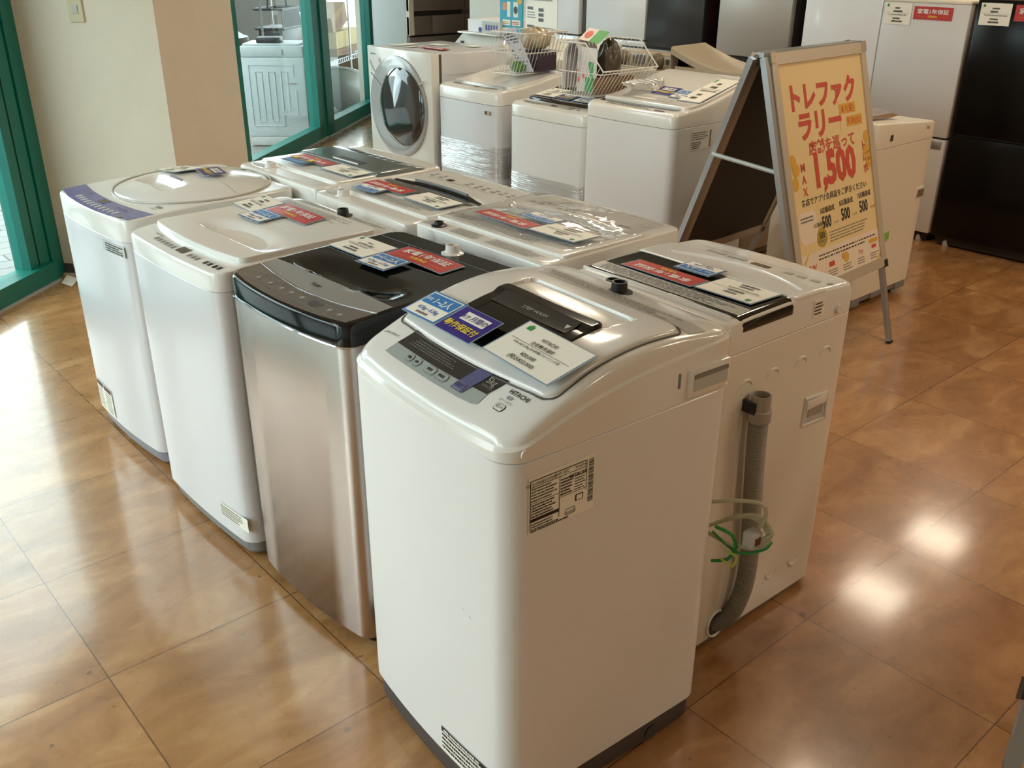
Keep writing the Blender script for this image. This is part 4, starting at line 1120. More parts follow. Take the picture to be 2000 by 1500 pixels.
b = MB(); topprint(b, [(.150, .52), (.150, .05), (.092, .05), (.092, .52)], cl, 5, 101, INKG, .0016, .4); b.build('instruction_label', l)
b = MB(); topprint(b, [(.065, .42), (.065, .30), (.012, .30), (.012, .42)], cz, 5, 102, INKG, .0014, .5); topprint(b, [(.068, .27), (.068, .04), (.016, .04), (.016, .27)], cz, 6, 103, INKG, .0014, .45); topprint(b, [(.06, .54), (.06, .46), (.012, .46), (.012, .54)], cz, 5, 104, INKG, .0014, .45); b.build('caution_label', C)
b = MB(); topquad(b, .404, .420, .24, .295, cz, DISPLAY, .001)
for y in (.11, .135, .17, .195, .22, .33, .36, .39, .47, .51): topquad(b, .424, .434, y - .009, y + .009, cz, INKG, .001)
topprint(b, [(.445, .50), (.445, .06), (.456, .06), (.456, .50)], cz, 1, 105, INKG); topprint(b, [(.415, .22), (.415, .06), (.400, .06), (.400, .22)], cz, 2, 106, INKP); b.build('control_panel', C)
b = MB(); b.rbox(-.002, .055, .455, .52, .84, .897, WHITEP, .006); b.build('port_recess', C)
port(C, .030, .477, .892, .018, .014, WHITEP); port(C, .030, .477, .904, .012, .014, BLACKM, 'inlet_cap')
b = MB(); uvquad(b, lambda u, v: (-.0016, .42 - .14 * u, .872 - .022 * v), 0, 1, 0, 1, INKP); scribble(b, lambda u, v: (-.0024, .42 - .14 * u, .872 - .022 * v), .03, .95, .1, .9, 1, INK, .7, 107); b.build('serial_sticker', C)
b = MB(); uvquad(b, lambda u, v: (.44 + .04 * u, -.0016, .868 - .022 * v), 0, 1, 0, 1, INKG); b.build('badge_sticker', C)
b = MB(); dome(b, outline(.09, .50, .02, .545, .02, sub=12), lambda x, y: cl(x, y) + .006 + .003 * math.sin(9 * x + 17 * y), LAMSHEET, 16, .001)
tag(b.build('clear_film', loc=C.location, rot=C.rotation_euler), 'crinkled clear plastic film spread over the lid of the wrapped washer behind the black-topped one', 'film')
cf = lambda x, y: cl(x, y) + .006 if x < .3 else cz(x, y) + .014
card(C, 'warranty_card', 'red warranty card on the film-wrapped washer behind the black-topped one', 'card', GR, rot2([(.158, .476), (.218, .462), (.208, .236), (.149, .242)]), cf, p_red, .006)
card(C, 'capacity_card', 'blue and white capacity card on the film-wrapped washer behind the black-topped one', 'card', GB, far([(.235, .356), (.290, .349), (.292, .222), (.230, .228)]), cf, p_blue, .008)
card(C, 'price_card', 'white price card on the film-wrapped washer behind the black-topped one', 'price card', GP, far([(.158, .232), (.250, .227), (.255, .052), (.158, .060)]), cf, p_price(None, None, 111), .006)

# D: dark lens-shaped grip
D, dbd, dz = rear_washer('washing_machine', (1.545, 2.245, 0), -.6, .545, .54, .825, .892, 'white washing machine turned away with a dark lens-shaped lid grip', WHITE2)
b = MB()
def dl(x, y):
    yl = 1 - ((y - .27) / .25) ** 2
    c = sstep(.285, .30, x) * (1 - sstep(.30 + .06 * max(0, yl), .315 + .06 * max(0, yl), x)) if yl > 0 else 0
    return dz(x, y) + .007 - .005 * c
dome(b, outline(.085, .40, .012, .533, .012, 0, .012, sub=34), dl, WHITEP, 40, .003, skirt=.882); l = b.build('lid', D)
b = MB(); V = lambda x0, a, q=.25: [(x0 + a * (1 - ((y - .27) / q) ** 2), y) for y in [.03 + .48 * i / 30 for i in range(31)]]
drape_strip(b, V(.262, -.03), V(.300, .066), dl, PANELBR, 34, 5, .0012); drape_strip(b, V(.300, -.002, .26), V(.304, .050, .26), dl, BLACKG, 34, 5, .0024); b.tube([(x, y, dl(x, y) + .012) for x, y in V(.308, .03)[6:25]], .005, MGREY, 6); b.build('lid_grip', l)
b = MB(); topprint(b, [(.150, .40), (.150, .04), (.098, .04), (.098, .40)], dl, 5, 121, INKG, .0016, .45); b.build('instruction_label', l)
b = MB(); topquad(b, .440, .462, .365, .395, dz, DISPLAY, .001); 
for y in (.07, .11, .15, .20, .24, .29, .44, .49): topquad(b, .448, .460, y - .010, y + .010, dz, INKG, .001); drape_poly(b, ell(.475, y, .006, .010, 12), dz, MGREY, .001)
topprint(b, [(.43, .50), (.43, .06), (.44, .06), (.44, .50)], dz, 1, 122, INKP); b.build('control_panel', D)
b = MB(); b.rbox(-.002, .075, .385, .46, .84, .885, WHITEP, .006); b.build('port_recess', D)
port(D, .045, .424, .886, .018, .028, WHITEP)
b = MB(); drape_poly(b, ell(.05, .50, .022, .028, 20), dz, LGREY, .001); b.build('port_cover', D)
card(D, 'warranty_card', 'red warranty card on the washer with the dark lens-shaped lid grip', 'card', GR, rot2([(.165, .500), (.228, .495), (.235, .276), (.172, .277)]), lambda x, y: dz(x, y) + .009, p_red, .005)
card(D, 'capacity_card', 'blue and white capacity card on the washer with the dark lens-shaped lid grip', 'card', GB, far([(.100, .455), (.160, .470), (.170, .345), (.107, .338)]), lambda x, y: dz(x, y) + .009, p_blue, .007)
card(D, 'price_card', 'white price card on the washer with the dark lens-shaped lid grip', 'price card', GP, far([(.157, .228), (.254, .246), (.253, .041), (.152, .060)]), lambda x, y: dz(x, y) + .009, p_price(None, None, 131), .005)

# E: grey-green lid
E_, ebd, ez = rear_washer('washing_machine', (1.565, 2.800, 0), .8, .555, .545, .83, .895, 'white washing machine turned away with a glossy grey-green front lid', WHITE2)
b = MB(); dome(b, outline(.092, .262, .012, .543, .012, sub=20), lambda x, y: ez(x, y) + .008, WHITEP, 14, .003, skirt=.886); l = b.build('lid', E_)
b = MB(); dome(b, outline(.258, .52, .008, .547, .02, 0, .018, sub=20), lambda x, y: ez(x, y) + .016 - .02 * sstep(.40, .52, x), GREENL, 20, .006, skirt=.886); gl = b.build('front_lid', E_)
b = MB(); topquad(b, .290, .325, .17, .34, lambda x, y: ez(x, y) + .016, BLACKM, .001); b.tube([(.287, .34, .913), (.287, .17, .913)], .003, CHROME, 5); b.build('lid_grip', gl)
b = MB()
for k in range(7): drape_poly(b, ell(.43, .12 + .05 * k, .016, .018, 14), lambda x, y: ez(x, y) + .016 - .02 * sstep(.40, .52, x), DGREY, .001)
b.tube([(.39, .03, .910), (.39, .52, .910)], .0012, MGREY, 4); b.build('touch_buttons', gl)
b = MB(); drape_poly(b, ell(.05, .47, .016, .05, 20), ez, LGREY, .001); b.build('port_cover', E_)
port(E_, .055, .40, .890, .018, .026, WHITEP)
card(E_, 'warranty_card', 'red warranty card on the washer with the grey-green front lid', 'card', GR, rot2([(.180, .475), (.240, .463), (.240, .231), (.180, .238)]), lambda x, y: ez(x, y) + .010, p_red, .005)
card(E_, 'price_card', 'white price card on the washer with the grey-green front lid', 'price card', GP, far([(.158, .223), (.250, .224), (.250, .030), (.160, .025)]), lambda x, y: ez(x, y) + .010, p_price(None, None, 141), .004)
def p_clip(rect, txt, scr, W_, H_):
    rect(0, 1, 0, 1, DGREY); rect(.05, .95, .08, .5, BLUE, .001); rect(.05, .95, .55, .95, INKG, .001); rect(.02, .2, .7, 1.1, YELLOW, .003); rect(.75, .95, .75, 1.15, YELLOW, .003)
card(E_, 'capacity_card', 'dark blue card with yellow tape tabs on the washer with the grey-green front lid', 'card', GB, far([(.120, .435), (.180, .447), (.185, .300), (.128, .305)]), lambda x, y: ez(x, y) + .010, p_clip, .008)

# ------------------------------------------------------------------ back row, fronts towards the camera
def front_washer(loc, w, d, zs, zf, label, bf=.012, mb=WHITE2, mt=WHITEP, edge=.010, r=.035):
    t = thing('washing_machine', label, 'washing machine', loc, 0, 'washers in the back row')
    cb = cabinet(t, w, d, .06, zs, r, bf, 0, mb, MGREY, .01)
    cover(t, w, d, zs + .002, zf, r, bf, 0, mt, edge, 14)
    return t, cb
# drum washer
DW = thing('drum_washing_machine', 'white front-loading drum washing machine with a large round glass door', 'washing machine', (3.48, 4.720, 0), 0, 'washers in the back row')
w, d, h = .69, .60, 1.06
b = MB(); b.rbox(.075, d, .0, w, .05, h - .004, WHITE2, .02); b.build('cabinet', DW)
b = MB(); b.rbox(0, .062, 0, w, .345, h, WHITEP, .012); fp = b.build('front_panel', DW)
b = MB(); b.rbox(.004, .07, .002, w - .002, .05, .338, WHITEP, .012); b.build('lower_panel', DW)
b = MB(); b.box(.06, .078, .006, w - .006, .05, h - .01, SEAM); b.build('panel_gap', DW)
b = MB(); b.rbox(.03, d - .02, .02, w - .02, 0, .05, MGREY, .02); b.build('base', DW)
cy, cz_ = .355, .716
b = MB(); b.lathe([(.306, -.001), (.304, -.010), (.290, -.017), (.25, -.020), (.002, -.021)], RINGG, (0, cy, cz_), 'x', 64, cap=False); dr = b.build('door', DW)
b = MB(); R = []
for k in range(10):
    a = k / 9; R.append([(-.022 - .055 * math.sqrt(max(0, a)) + .0, cy - .058 + (.236 * (1 - a)) * math.cos(s), cz_ + .006 + (.236 * (1 - a)) * math.sin(s)) for s in [2 * PI * q / 56 for q in range(56)]])
b.loft(R[:-1] + [[(-.077, cy - .058 + .002 * math.cos(s), cz_ + .006 + .002 * math.sin(s)) for s in [2 * PI * q / 56 for q in range(56)]]], DRUMGL, False); b.build('door_glass', dr)
b = MB(); b.tube(curve_pts([(-.014, .06, .90), (-.022, .18, .835), (-.024, .345, .805), (-.022, .50, .835), (-.014, .63, .90)], 8), .0035, CHROME, 6); b.tube(curve_pts([(-.003, .66, .975), (-.003, .62, .92), (-.006, .57, .875)], 6), .003, CHROME, 5); b.build('door_trim', dr)
b = MB(); b.text('Panasonic', INK, lambda a, c: (-.0012, .645 - a, 1.012 + c), .014, 'LEFT', bold=.02); b.lathe([(.016, -.002), (.016, .001)], LGREY, (0, .55, .98), 'x', 16); b.build('brand_print', fp)
b = MB(); b.box(.1, d - .02, -.0012, .001, .93, .932, INKP); b.build('side_crease', DW)
b = MB()
for x0, x1, y0, y1, m in ((.12, .30, .52, .62, PAPER), (.13, .22, .40, .48, PAPER), (.33, .42, .36, .50, PAPER), (.45, .53, .16, .26, PAPER)): topquad(b, x0, x1, y0, y1, lambda x, y: h, m, .001)
b.build('top_stickers', DW)
b = MB(); topquad(b, .16, .235, .11, .34, lambda x, y: h, RED, .003); topquad(b, .18, .21, .14, .31, lambda x, y: h, WINK, .004)
tag(b.build('warranty_card', loc=DW.location), 'red warranty card lying on top of the drum washing machine', 'card', GR)

f2z = lambda x, y: .897 + .010 * sstep(0, .06, x) + .055 * sstep(.08, .55, x)
F2, f2b = front_washer((3.48, 4.105, 0), .560, .56, .828, f2z, 'film-wrapped white washing machine next to the drum washing machine', .012)
f2l = lambda x, y: f2z(x, y) + .012
b = MB(); dome(b, outline(.115, .52, .02, .54, .02, .02, sub=16), f2l, WHITEP, 16, .004, skirt=lambda x, y: f2z(x, y) - .002); l = b.build('lid', F2)
b = MB(); drape_strip(b, [(.10, .50), (.09, .06)], [(.122, .50), (.112, .06)], lambda x, y: f2z(x, y) + .004, MGREY, 12, 3, .006); b.build('lid_grip', l)
b = MB(); topquad(b, .05, .072, .24, .30, f2z, DISPLAY, .001); topprint(b, [(.085, .50), (.075, .08), (.04, .08), (.05, .50)], f2z, 3, 151, INKG, .0014); topquad(b, .062, .078, .42, .49, f2z, INK, .001)
for y in (.10, .135, .17): topquad(b, .055, .075, y - .012, y + .012, f2z, DGREY, .001)
b.build('control_panel', F2)
b = MB(); uvquad(b, lambda u, v: (-.0075, .115 - .055 * u, .795 - .022 * v), 0, 1, 0, 1, MGREY); uvquad(b, lambda u, v: (-.0083, .112 - .05 * u, .793 - .017 * v), 0, .3, 0, 1, INK); uvquad(b, lambda u, v: (-.0083, .112 - .05 * u, .793 - .017 * v), .45, .75, 0, 1, GOLD); b.build('energy_badge', F2)
f3z = lambda x, y: .862 + .012 * sstep(0, .06, x) + .05 * sstep(.08, .5, x)
F3, f3b = front_washer((3.48, 3.430, 0), .585, .56, .800, f3z, 'film-wrapped white washing machine under the fuller wire basket', .012, WHITE)
f3l = lambda x, y: f3z(x, y) + .014
b = MB(); dome(b, outline(.12, .52, .02, .565, .02, .012, sub=16), f3l, SMOKE, 16, .004, skirt=lambda x, y: f3z(x, y) - .002); l = b.build('lid', F3)
b = MB(); topquad(b, .045, .065, .26, .31, f3z, DISPLAY, .001); topprint(b, [(.085, .52), (.085, .06), (.03, .06), (.03, .52)], f3z, 4, 161, INKG, .0014)
drape_poly(b, ell(.06, .16, .014, .024, 16), f3z, MGREY, .0014); topquad(b, .06, .07, .50, .54, f3z, INK, .001)
for y in (.40, .44, .48, .1): drape_poly(b, ell(.05, y, .009, .014, 12), f3z, INKG, .0014)
b.build('control_panel', F3)
b = MB(); topprint(b, [(.140, .54), (.140, .04), (.126, .04), (.126, .54)], f3l, 2, 162, WINK, .0016, .6); b.build('lid_lettering', l)
card(F3, 'price_card', 'white price card on the washer under the fuller wire basket', 'price card', GP, [(.30, .55), (.30, .40), (.16, .40), (.16, .56)], f3l, p_price(None, None, 163), .003)
card(F3, 'guarantee_card', 'dark indigo guarantee card on the washer under the fuller wire basket', 'card', None, [(.24, .38), (.24, .27), (.15, .27), (.15, .39)], f3l, p_purple, .004)
card(F3, 'capacity_card', 'blue and white capacity card on the washer under the fuller wire basket', 'card', GB, [(.24, .25), (.24, .13), (.15, .13), (.15, .25)], f3l, p_blue, .004)
f4z = lambda x, y: .938 + .008 * sstep(0, .05, x) + .095 * sstep(.1, .66, x)
F4, f4b = front_washer((3.46, 2.835, 0), .580, .62, .872, f4z, 'large white washing machine right of the wire baskets, behind the advertising stand', .012, WHITE, edge=.016)
f4l = lambda x, y: f4z(x, y) + .016
b = MB(); dome(b, outline(.105, .60, .02, .56, .03, .012, sub=16), f4l, WHITEP, 18, .005, skirt=lambda x, y: f4z(x, y) - .002); l = b.build('lid', F4)
b = MB(); drape_strip(b, [(.06, .54), (.045, .30), (.06, .05)], [(.10, .545), (.088, .30), (.10, .045)], f4z, BLACKG, 20, 3, .002); b.build('front_grip', F4)
b = MB(); drape_poly(b, outline(.145, .20, .17, .48, .02, n=5, sub=3), f4l, LGREY, .0012); topquad(b, .155, .175, .26, .40, f4l, WINK, .002); b.build('lid_grip', l)
b = MB(); topprint(b, [(.048, .47), (.036, .10), (.012, .10), (.020, .47)], f4z, 2, 171, INK, .0014, .5); topquad(b, .018, .032, .09, .15, f4z, INK, .001); b.build('control_panel', F4)
b = MB(); M = lambda u, v: (.13 + .15 * u, -.0014, .852 - .09 * v); uvquad(b, M, 0, 1, 0, 1, PAPER); M2 = lambda u, v: (.13 + .15 * u, -.0022, .852 - .09 * v); scribble(b, M2, .03, .85, .05, .5, 4, INKG, .5, 172); scribble(b, M2, .03, .5, .55, .95, 4, INK, .5, 173); uvquad(b, M2, .9, .97, .05, .95, INKG); b.build('rating_plate', f4b)
card(F4, 'price_card', 'glare-struck white price card at the right edge of the large white back-row washer', 'price card', GP, [(.52, .17), (.52, .03), (.20, .03), (.20, .15)], f4l, p_price(None, None, 174), .004)
card(F4, 'guarantee_card', 'indigo guarantee card on the lid of the large white back-row washer', 'card', None, [(.34, .36), (.34, .25), (.24, .24), (.24, .37)], f4l, p_purple, .004)
card(F4, 'capacity_card', 'blue and white capacity card on the lid of the large white back-row washer', 'card', GB, [(.32, .24), (.32, .14), (.22, .13), (.22, .23)], f4l, p_blue, .005)
b = MB(); R = []
g = random.Random(9)
for k in range(5): R.append([((.05 + .035 * k * .7) * math.cos(s) * (1 + .15 * math.sin(3 * s)), (.08 - .004 * k) * math.sin(s) * (1 + .1 * math.cos(4 * s)), .006 + .008 * k * (1 + .3 * math.sin(5 * s))) for s in [2 * PI * q / 24 for q in range(24)]])
b.loft(R, BAG); x0, y0 = .27, .43
tag(b.build('clear_plastic_bag', loc=(3.46 + x0, 2.835 + y0, f4l(x0, y0))), 'crumpled clear plastic bag on the lid of the large white back-row washer', 'bag')

# stretch wrap round the two middle machines of the row
for F, w_, z0, z1, lab in ((F2, .56, .42, .60, 'clear stretch wrap banding the washing machine next to the drum washer'), (F3, .585, .30, .50, 'clear stretch wrap banding the washing machine under the fuller wire basket')):
    b = MB(); R = []
    for k in range(9):
        z = z0 + (z1 - z0) * k / 8; R.append([(x, y, z) for x, y in outline(-.004 - .001 * math.sin(k * 2.1), .564, -.004, w_ + .004, .038, .012)])
    b.loft(R, WRAP, False, False)
    tag(b.build('stretch_wrap', loc=F.location), lab, 'film', 'stretch wrap on the back row')

# ------------------------------------------------------------------ wire baskets and what is in them
def wire_basket(label, x0, x1, rim, yb0, yb1, zb, zmid, nx, ny):
    """rim: side-wall top edge as (y, z) from the far-left corner to the open front; the same on both side walls"""
    t = thing('wire_basket', label, 'basket', (0, 0, 0), 0, 'wire baskets on the back-row washers')
    def top(k):
        L = [0]
        for i in range(len(rim) - 1): L.append(L[-1] + math.dist(rim[i], rim[i + 1]))
        s = k * L[-1]
        for i in range(len(rim) - 1):
            if s <= L[i + 1] + 1e-9:
                f = (s - L[i]) / (L[i + 1] - L[i]); return rim[i][0] + (rim[i + 1][0] - rim[i][0]) * f, rim[i][1] + (rim[i + 1][1] - rim[i][1]) * f
        return rim[-1]
    b = MB()
    for x in (x0, x1):
        for k in range(ny + 1):
            ty, tz = top(k / ny); b.tube([(x, yb0 + (yb1 - yb0) * k / ny, zb), (x, ty, tz)], .0016, WIREW, 5)
    for k in range(1, nx):
        x = x0 + (x1 - x0) * k / nx
        b.tube([(x, rim[0][0], rim[0][1]), (x, yb0, zb), (x, yb1, zb), (x, rim[-1][0], rim[-1][1])], .0016, WIREW, 5)
    b.build('side_wires', t)
    b = MB()
    P = [(x0, y, z) for y, z in rim] + [(x1, y, z) for y, z in rim[::-1]]
    b.tube(P, .0042, WIREW, 8, closed=True); b.build('rim', t)
    b = MB()
    f = (zmid - zb) / (rim[0][1] - zb); g_ = (zmid - zb) / (rim[-1][1] - zb)
    ya = yb0 + (rim[0][0] - yb0) * f; yc = yb1 + (rim[-1][0] - yb1) * min(1, g_)
    b.tube([(x0, ya, zmid), (x0, yc, zmid), (x1, yc, zmid), (x1, ya, zmid)], .0032, WIREW, 6, closed=True)
    b.tube([(x0, yb0, zb), (x0, yb1, zb), (x1, yb1, zb), (x1, yb0, zb)], .0036, WIREW, 6, closed=True); b.build('hoops', t)
    return t
wire_basket('white wire basket with a leaning printed sheet, on the washer next to the drum machine', 3.70, 4.02, [(4.425, 1.195), (4.13, 1.195)], 4.415, 4.22, .970, 1.085, 12, 9)
wire_basket('white wire basket with a scooped front and a green-labelled pack, on the third back-row washer', 3.525, 3.93, [(3.675, 1.20), (3.49, 1.20), (3.36, 1.075)], 3.67, 3.455, .945, 1.06, 15, 12)
def crumple(name, label, cat, loc, rx, ry, rz_, m, seed, group=None, n=28, k=12):
    g = random.Random(seed); ph = [g.uniform(0, 6.28) for _ in range(8)]
    b = MB(); R = []
    for i in range(k + 1):
        a = -PI / 2 + PI * i / k
        R.append([(rx * math.cos(a) * math.cos(s) * (1 + .16 * math.sin(3 * s + ph[0] + 2 * a) + .07 * math.sin(7 * s + ph[1])),
                   ry * math.cos(a) * math.sin(s) * (1 + .14 * math.sin(4 * s + ph[2] - a) + .07 * math.sin(9 * s + ph[3])),
                   rz_ * (1 + math.sin(a)) * (1 + .08 * math.sin(5 * s + ph[4] + 3 * a))) for s in [2 * PI * q / n for q in range(n)]])
    b.loft(R, m)
    return tag(b.build(name, loc=loc, angle=60), label, cat, group)
b = MB(); M = bil([(3.735, 4.385, 1.195), (3.735, 4.26, 1.225), (3.80, 4.17, .985), (3.80, 4.29, .975)])
uvquad(b, M, 0, 1, 0, 1, mat('pale_lilac_sheet', (206, 204, 212), .5)); M2 = lambda u, v: tuple(M(u, v) + Vector((-.001, 0, .0005))); scribble(b, M2, .1, .9, .08, .35, 4, INK, .5, 181); scribble(b, M2, .1, .9, .45, .9, 5, INKG, .45, 182)
tag(b.build('printed_sheet'), 'printed pale sheet leaning inside the wire basket next to the drum machine', 'sheet')
BAGT = mat('tan_packing_bag', (178, 162, 132), .35, coat=.2, bump=.5, bscale=18)
crumple('packing_bag', 'crumpled tan plastic bag heaped in the wire basket next to the drum machine', 'bag', (3.90, 4.27, 1.09), .085, .11, .06, BAGT, 3)
b = MB(); b.rbox(3.84, 3.99, 4.18, 4.39, .98, 1.085, mat('aubergine_box', (62, 46, 60), .5), .01)
tag(b.build('dark_box'), 'dark box under the tan bag in the wire basket next to the drum machine', 'box')
crumple('green_packet', 'green packet at the bottom of the wire basket next to the drum machine', 'packet', (3.775, 4.28, .975), .035, .05, .028, mat('leaf_green_pack', (82, 134, 62), .4, coat=.2), 5)
# fuller basket
b = MB()
for k in range(6):
    x = 3.545 + .022 * k; b.tube(curve_pts([(x, 3.655, .97), (x + .004, 3.65, 1.15), (x + .01, 3.60, 1.205), (x + .016, 3.56, 1.15), (x + .01, 3.55, .97)], 6), .011, mat('pale_hose_bundle', (196, 194, 196), .35, coat=.3), 8)
tag(b.build('hose_bundle'), 'bundle of pale hoses in a clear bag in the fuller wire basket', 'hose')
t = thing('hanging_pack', 'clear pack with a green header card standing in the fuller wire basket', 'pack', (0, 0, 0))
b = MB(); M = bil([(3.56, 3.575, 1.235), (3.60, 3.475, 1.225), (3.57, 3.455, .965), (3.54, 3.56, .965)]); uvquad(b, M, 0, 1, .2, 1, mat('pack_print', (208, 204, 200), .4, coat=.3))
M2 = lambda u, v: tuple(M(u, v) + Vector((-.0015, 0, 0))); uvquad(b, M2, .45, .85, .45, 1, mat('pack_green', (66, 160, 80), .45)); uvquad(b, M2, .55, .60, .45, 1, PAPER); uvquad(b, M2, .70, .74, .45, 1, PAPER)
for u, v in ((.12, .62), (.12, .78), (.36, .72)): b.add([M2(u + .07 * math.cos(s), v + .05 * math.sin(s)) for s in [2 * PI * q / 14 for q in range(14)]], [list(range(14))], mat('tomato_print', (214, 92, 66), .5))
b.build('pack_body', t)
b = MB(); M = bil([(3.66, 3.60, 1.262), (3.70, 3.49, 1.245), (3.60, 3.475, 1.195), (3.56, 3.575, 1.215)]); uvquad(b, M, .0, .5, 0, 1, mat('header_pale', (226, 216, 206), .5)); uvquad(b, M, .5, 1, 0, 1, MATS['pack_green']); 
M2 = lambda u, v: tuple(M(u, v) + Vector((-.001, 0, .0012))); b.add([M2(.25 + .16 * math.cos(s), .5 + .3 * math.sin(s)) for s in [2 * PI * q / 14 for q in range(14)]], [list(range(14))], MATS['tomato_print']); b.build('header_card', t)
crumple('black_bag', 'dark brown bag leaning in the fuller wire basket', 'bag', (3.74, 3.53, .965), .075, .06, .115, mat('dark_brown_bag', (66, 56, 44), .35, coat=.3, bump=.3, bscale=20), 8)
b = MB(); b.box(3.55, 3.72, 3.445, 3.455, .955, 1.035, CARD); b.box(3.74, 3.86, 3.46, 3.475, .955, 1.03, CARD)
tag(b.build('cardboard_sleeve'), 'plain cardboard sleeve along the open front of the fuller wire basket', 'cardboard')

# ------------------------------------------------------------------ second rank behind the back row
t = thing('washing_machine', 'bright white washing machine behind the drum machine with a tray and box on top', 'washing machine', (4.26, 5.02, 0), 0, 'washers behind the back row')
cabinet(t, .55, .56, .05, .93, .035, .0, 0, WHITEP, MGREY)
b = MB(); R = []
for z, i0 in ((.932, 0), (.99, .0), (1.02, .03), (1.075, .075), (1.085, .09)): R.append([(x, y, z) for x, y in outline(i0, .56, .0 + i0 * .5, .55 - i0 * .5, .03)])
b.loft(R, WHITEP); b.build('top_cover', t)
b = MB(); b.box(.030, .036, .42, .45, 1.025, 1.04, INK); b.rbox(-.002, .01, .30, .32, .96, 1.015, LGREY, .004); b.box(-.003, .0, .05, .25, .95, .955, INKP); b.build('front_marks', t)
b = MB(); b.rbox(4.27, 4.62, 5.05, 5.49, 1.092, 1.104, WHITEP, .02)
tag(b.build('serving_tray'), 'thin white tray on top of the white washer behind the drum machine', 'tray')
b = MB(); b.box(4.30, 4.56, 5.06, 5.395, 1.106, 1.186, mat('white_carton', (232, 232, 232), .5))
M = bil([(4.2985, 5.24, 1.18), (4.2985, 5.07, 1.18), (4.2985, 5.07, 1.11), (4.2985, 5.24, 1.11)]); uvquad(b, M, 0, 1, 0, 1, LGREY)
M2 = lambda u, v: tuple(M(u, v) + Vector((-.001, 0, 0)))
for k in range(5): uvquad(b, M2, .2 + .16 * k, .31 + .16 * k, .3, .8, NAVY)
M = bil([(4.297, 5.28, 1.14), (4.297, 5.245, 1.14), (4.297, 5.245, 1.108), (4.297, 5.28, 1.108)]); b.add([tuple(M(.5 + .5 * math.cos(s), .5 + .5 * math.sin(s))) for s in [2 * PI * q / 16 for q in range(16)]], [list(range(16))], NAVY)
tag(b.build('white_carton'), 'white carton with indigo print on the tray behind the drum machine', 'box')
t = thing('washing_machine', 'cream washing machine mostly hidden behind the wire baskets, carrying two leaflets', 'washing machine', (4.26, 4.42, 0), 0, 'washers behind the back row')
cabinet(t, .56, .56, .05, .93, .035, .0, 0, CREAM, MGREY); cover(t, .56, .56, .932, lambda x, y: 1.0 + .06 * sstep(.05, .5, x), .035, 0, 0, CREAM)
# teal leaflet and white sheet standing behind the baskets
b = MB(); M = bil([(4.325, 5.085, 1.42), (4.325, 4.86, 1.42), (4.325, 4.86, 1.13), (4.325, 5.085, 1.13)]); b.box(4.326, 4.332, 4.86, 5.085, 1.085, 1.42, TEAL)
M2 = lambda u, v: tuple(M(u, v) + Vector((-.0005, 0, 0))); uvquad(b, M2, 0, 1, 0, 1, TEAL)
M3 = lambda u, v: tuple(M(u, v) + Vector((-.0012, 0, 0)))
uvquad(b, M3, .12, .46, .76, .88, PAPER); uvquad(b, M3, .54, .9, .76, .88, PAPER); uvquad(b, M3, .1, .62, .93, .98, PAPER); uvquad(b, M3, .32, .46, .38, .7, PAPER); uvquad(b, M3, .6, .8, .38, .7, PAPER)
uvquad(b, M3, .12, .30, .40, .56, mat('leaflet_orange', (226, 150, 90), .5)); M4 = lambda u, v: tuple(M(u, v) + Vector((-.0018, 0, 0)))
b.add([M4(.70 + .09 * math.cos(s), .55 + .08 * math.sin(s)) for s in [2 * PI * q / 16 for q in range(16)]], [list(range(16))], DGREY); b.add([M3(.86 + .1 * math.cos(s), .36 + .07 * math.sin(s)) for s in [2 * PI * q / 16 for q in range(16)]], [list(range(16))], GOLD)
scribble(b, M4, .14, .44, .79, .86, 2, GOLD, .5, 191); scribble(b, M4, .56, .88, .79, .86, 2, PRED, .5, 192)
tag(b.build('teal_leaflet'), 'teal printed leaflet standing behind the wire baskets', 'leaflet')
b = MB(); M = bil([(4.375, 4.885, 1.45), (4.335, 4.555, 1.45), (4.255, 4.46, 1.13), (4.295, 4.80, 1.13)]); uvquad(b, M, 0, 1, 0, 1, PAPER); b.add([tuple(M(u, v) + Vector((.003, 0, 0))) for u, v in ((0, 0), (1, 0), (1, 1), (0, 1))], [(0, 3, 2, 1)], PAPER)
M2 = lambda u, v: tuple(M(u, v) + Vector((-.0012, 0, 0)))
scribble(b, M2, .06, .9, .28, .4, 2, INKG, .5, 193); scribble(b, M2, .06, .30, .50, .56, 1, INK, .9, 194); scribble(b, M2, .06, .36, .58, .72, 3, INKG, .4, 195)
for v in (.52, .61, .70): uvquad(b, M2, .42, .58, v, v + .06, DGREY)
uvquad(b, M2, .45, .92, .86, .89, DGREY); scribble(b, M2, .06, .34, .82, .96, 2, INK, .6, 196); uvquad(b, M2, .78, .9, .94, .97, PRED)
tag(b.build('white_sheet'), 'white printed price sheet leaning behind the wire baskets', 'sheet')
# taupe twin-tub machine with its lid up
t = thing('washing_machine', 'taupe washing machine with round dials and raised lid behind the back row', 'washing machine', (4.24, 3.05, 0), 0, 'washers behind the back row')
cabinet(t, 1.02, .55, .05, .93, .04, 0, 0, TAUPE, TAUPED)
cover(t, 1.02, .55, .932, lambda x, y: 1.005 - .0 * x, .04, 0, 0, TAUPE)
b = MB(); b.rbox(.10, .26, .54, 1.0, 1.0, 1.085, TAUPE, .03); pn = b.build('control_panel', t)
for y in (.66, .93):
    b = MB(); b.lathe([(.045, .10), (.045, .085), (.038, .06), (.036, .05)], TAUPED, (0, y, 1.045), 'x', 24); b.box(.045, .06, y - .006, y + .006, 1.01, 1.08, TAUPE); b.build('dial', pn)
b = MB(); b.rbox(.092, .104, .56, .60, 1.03, 1.06, DGREY, .004); b.rbox(.092, .104, .76, .85, 1.02, 1.07, PANELBR, .004); b.build('panel_marks', pn)
b = MB(); R = []
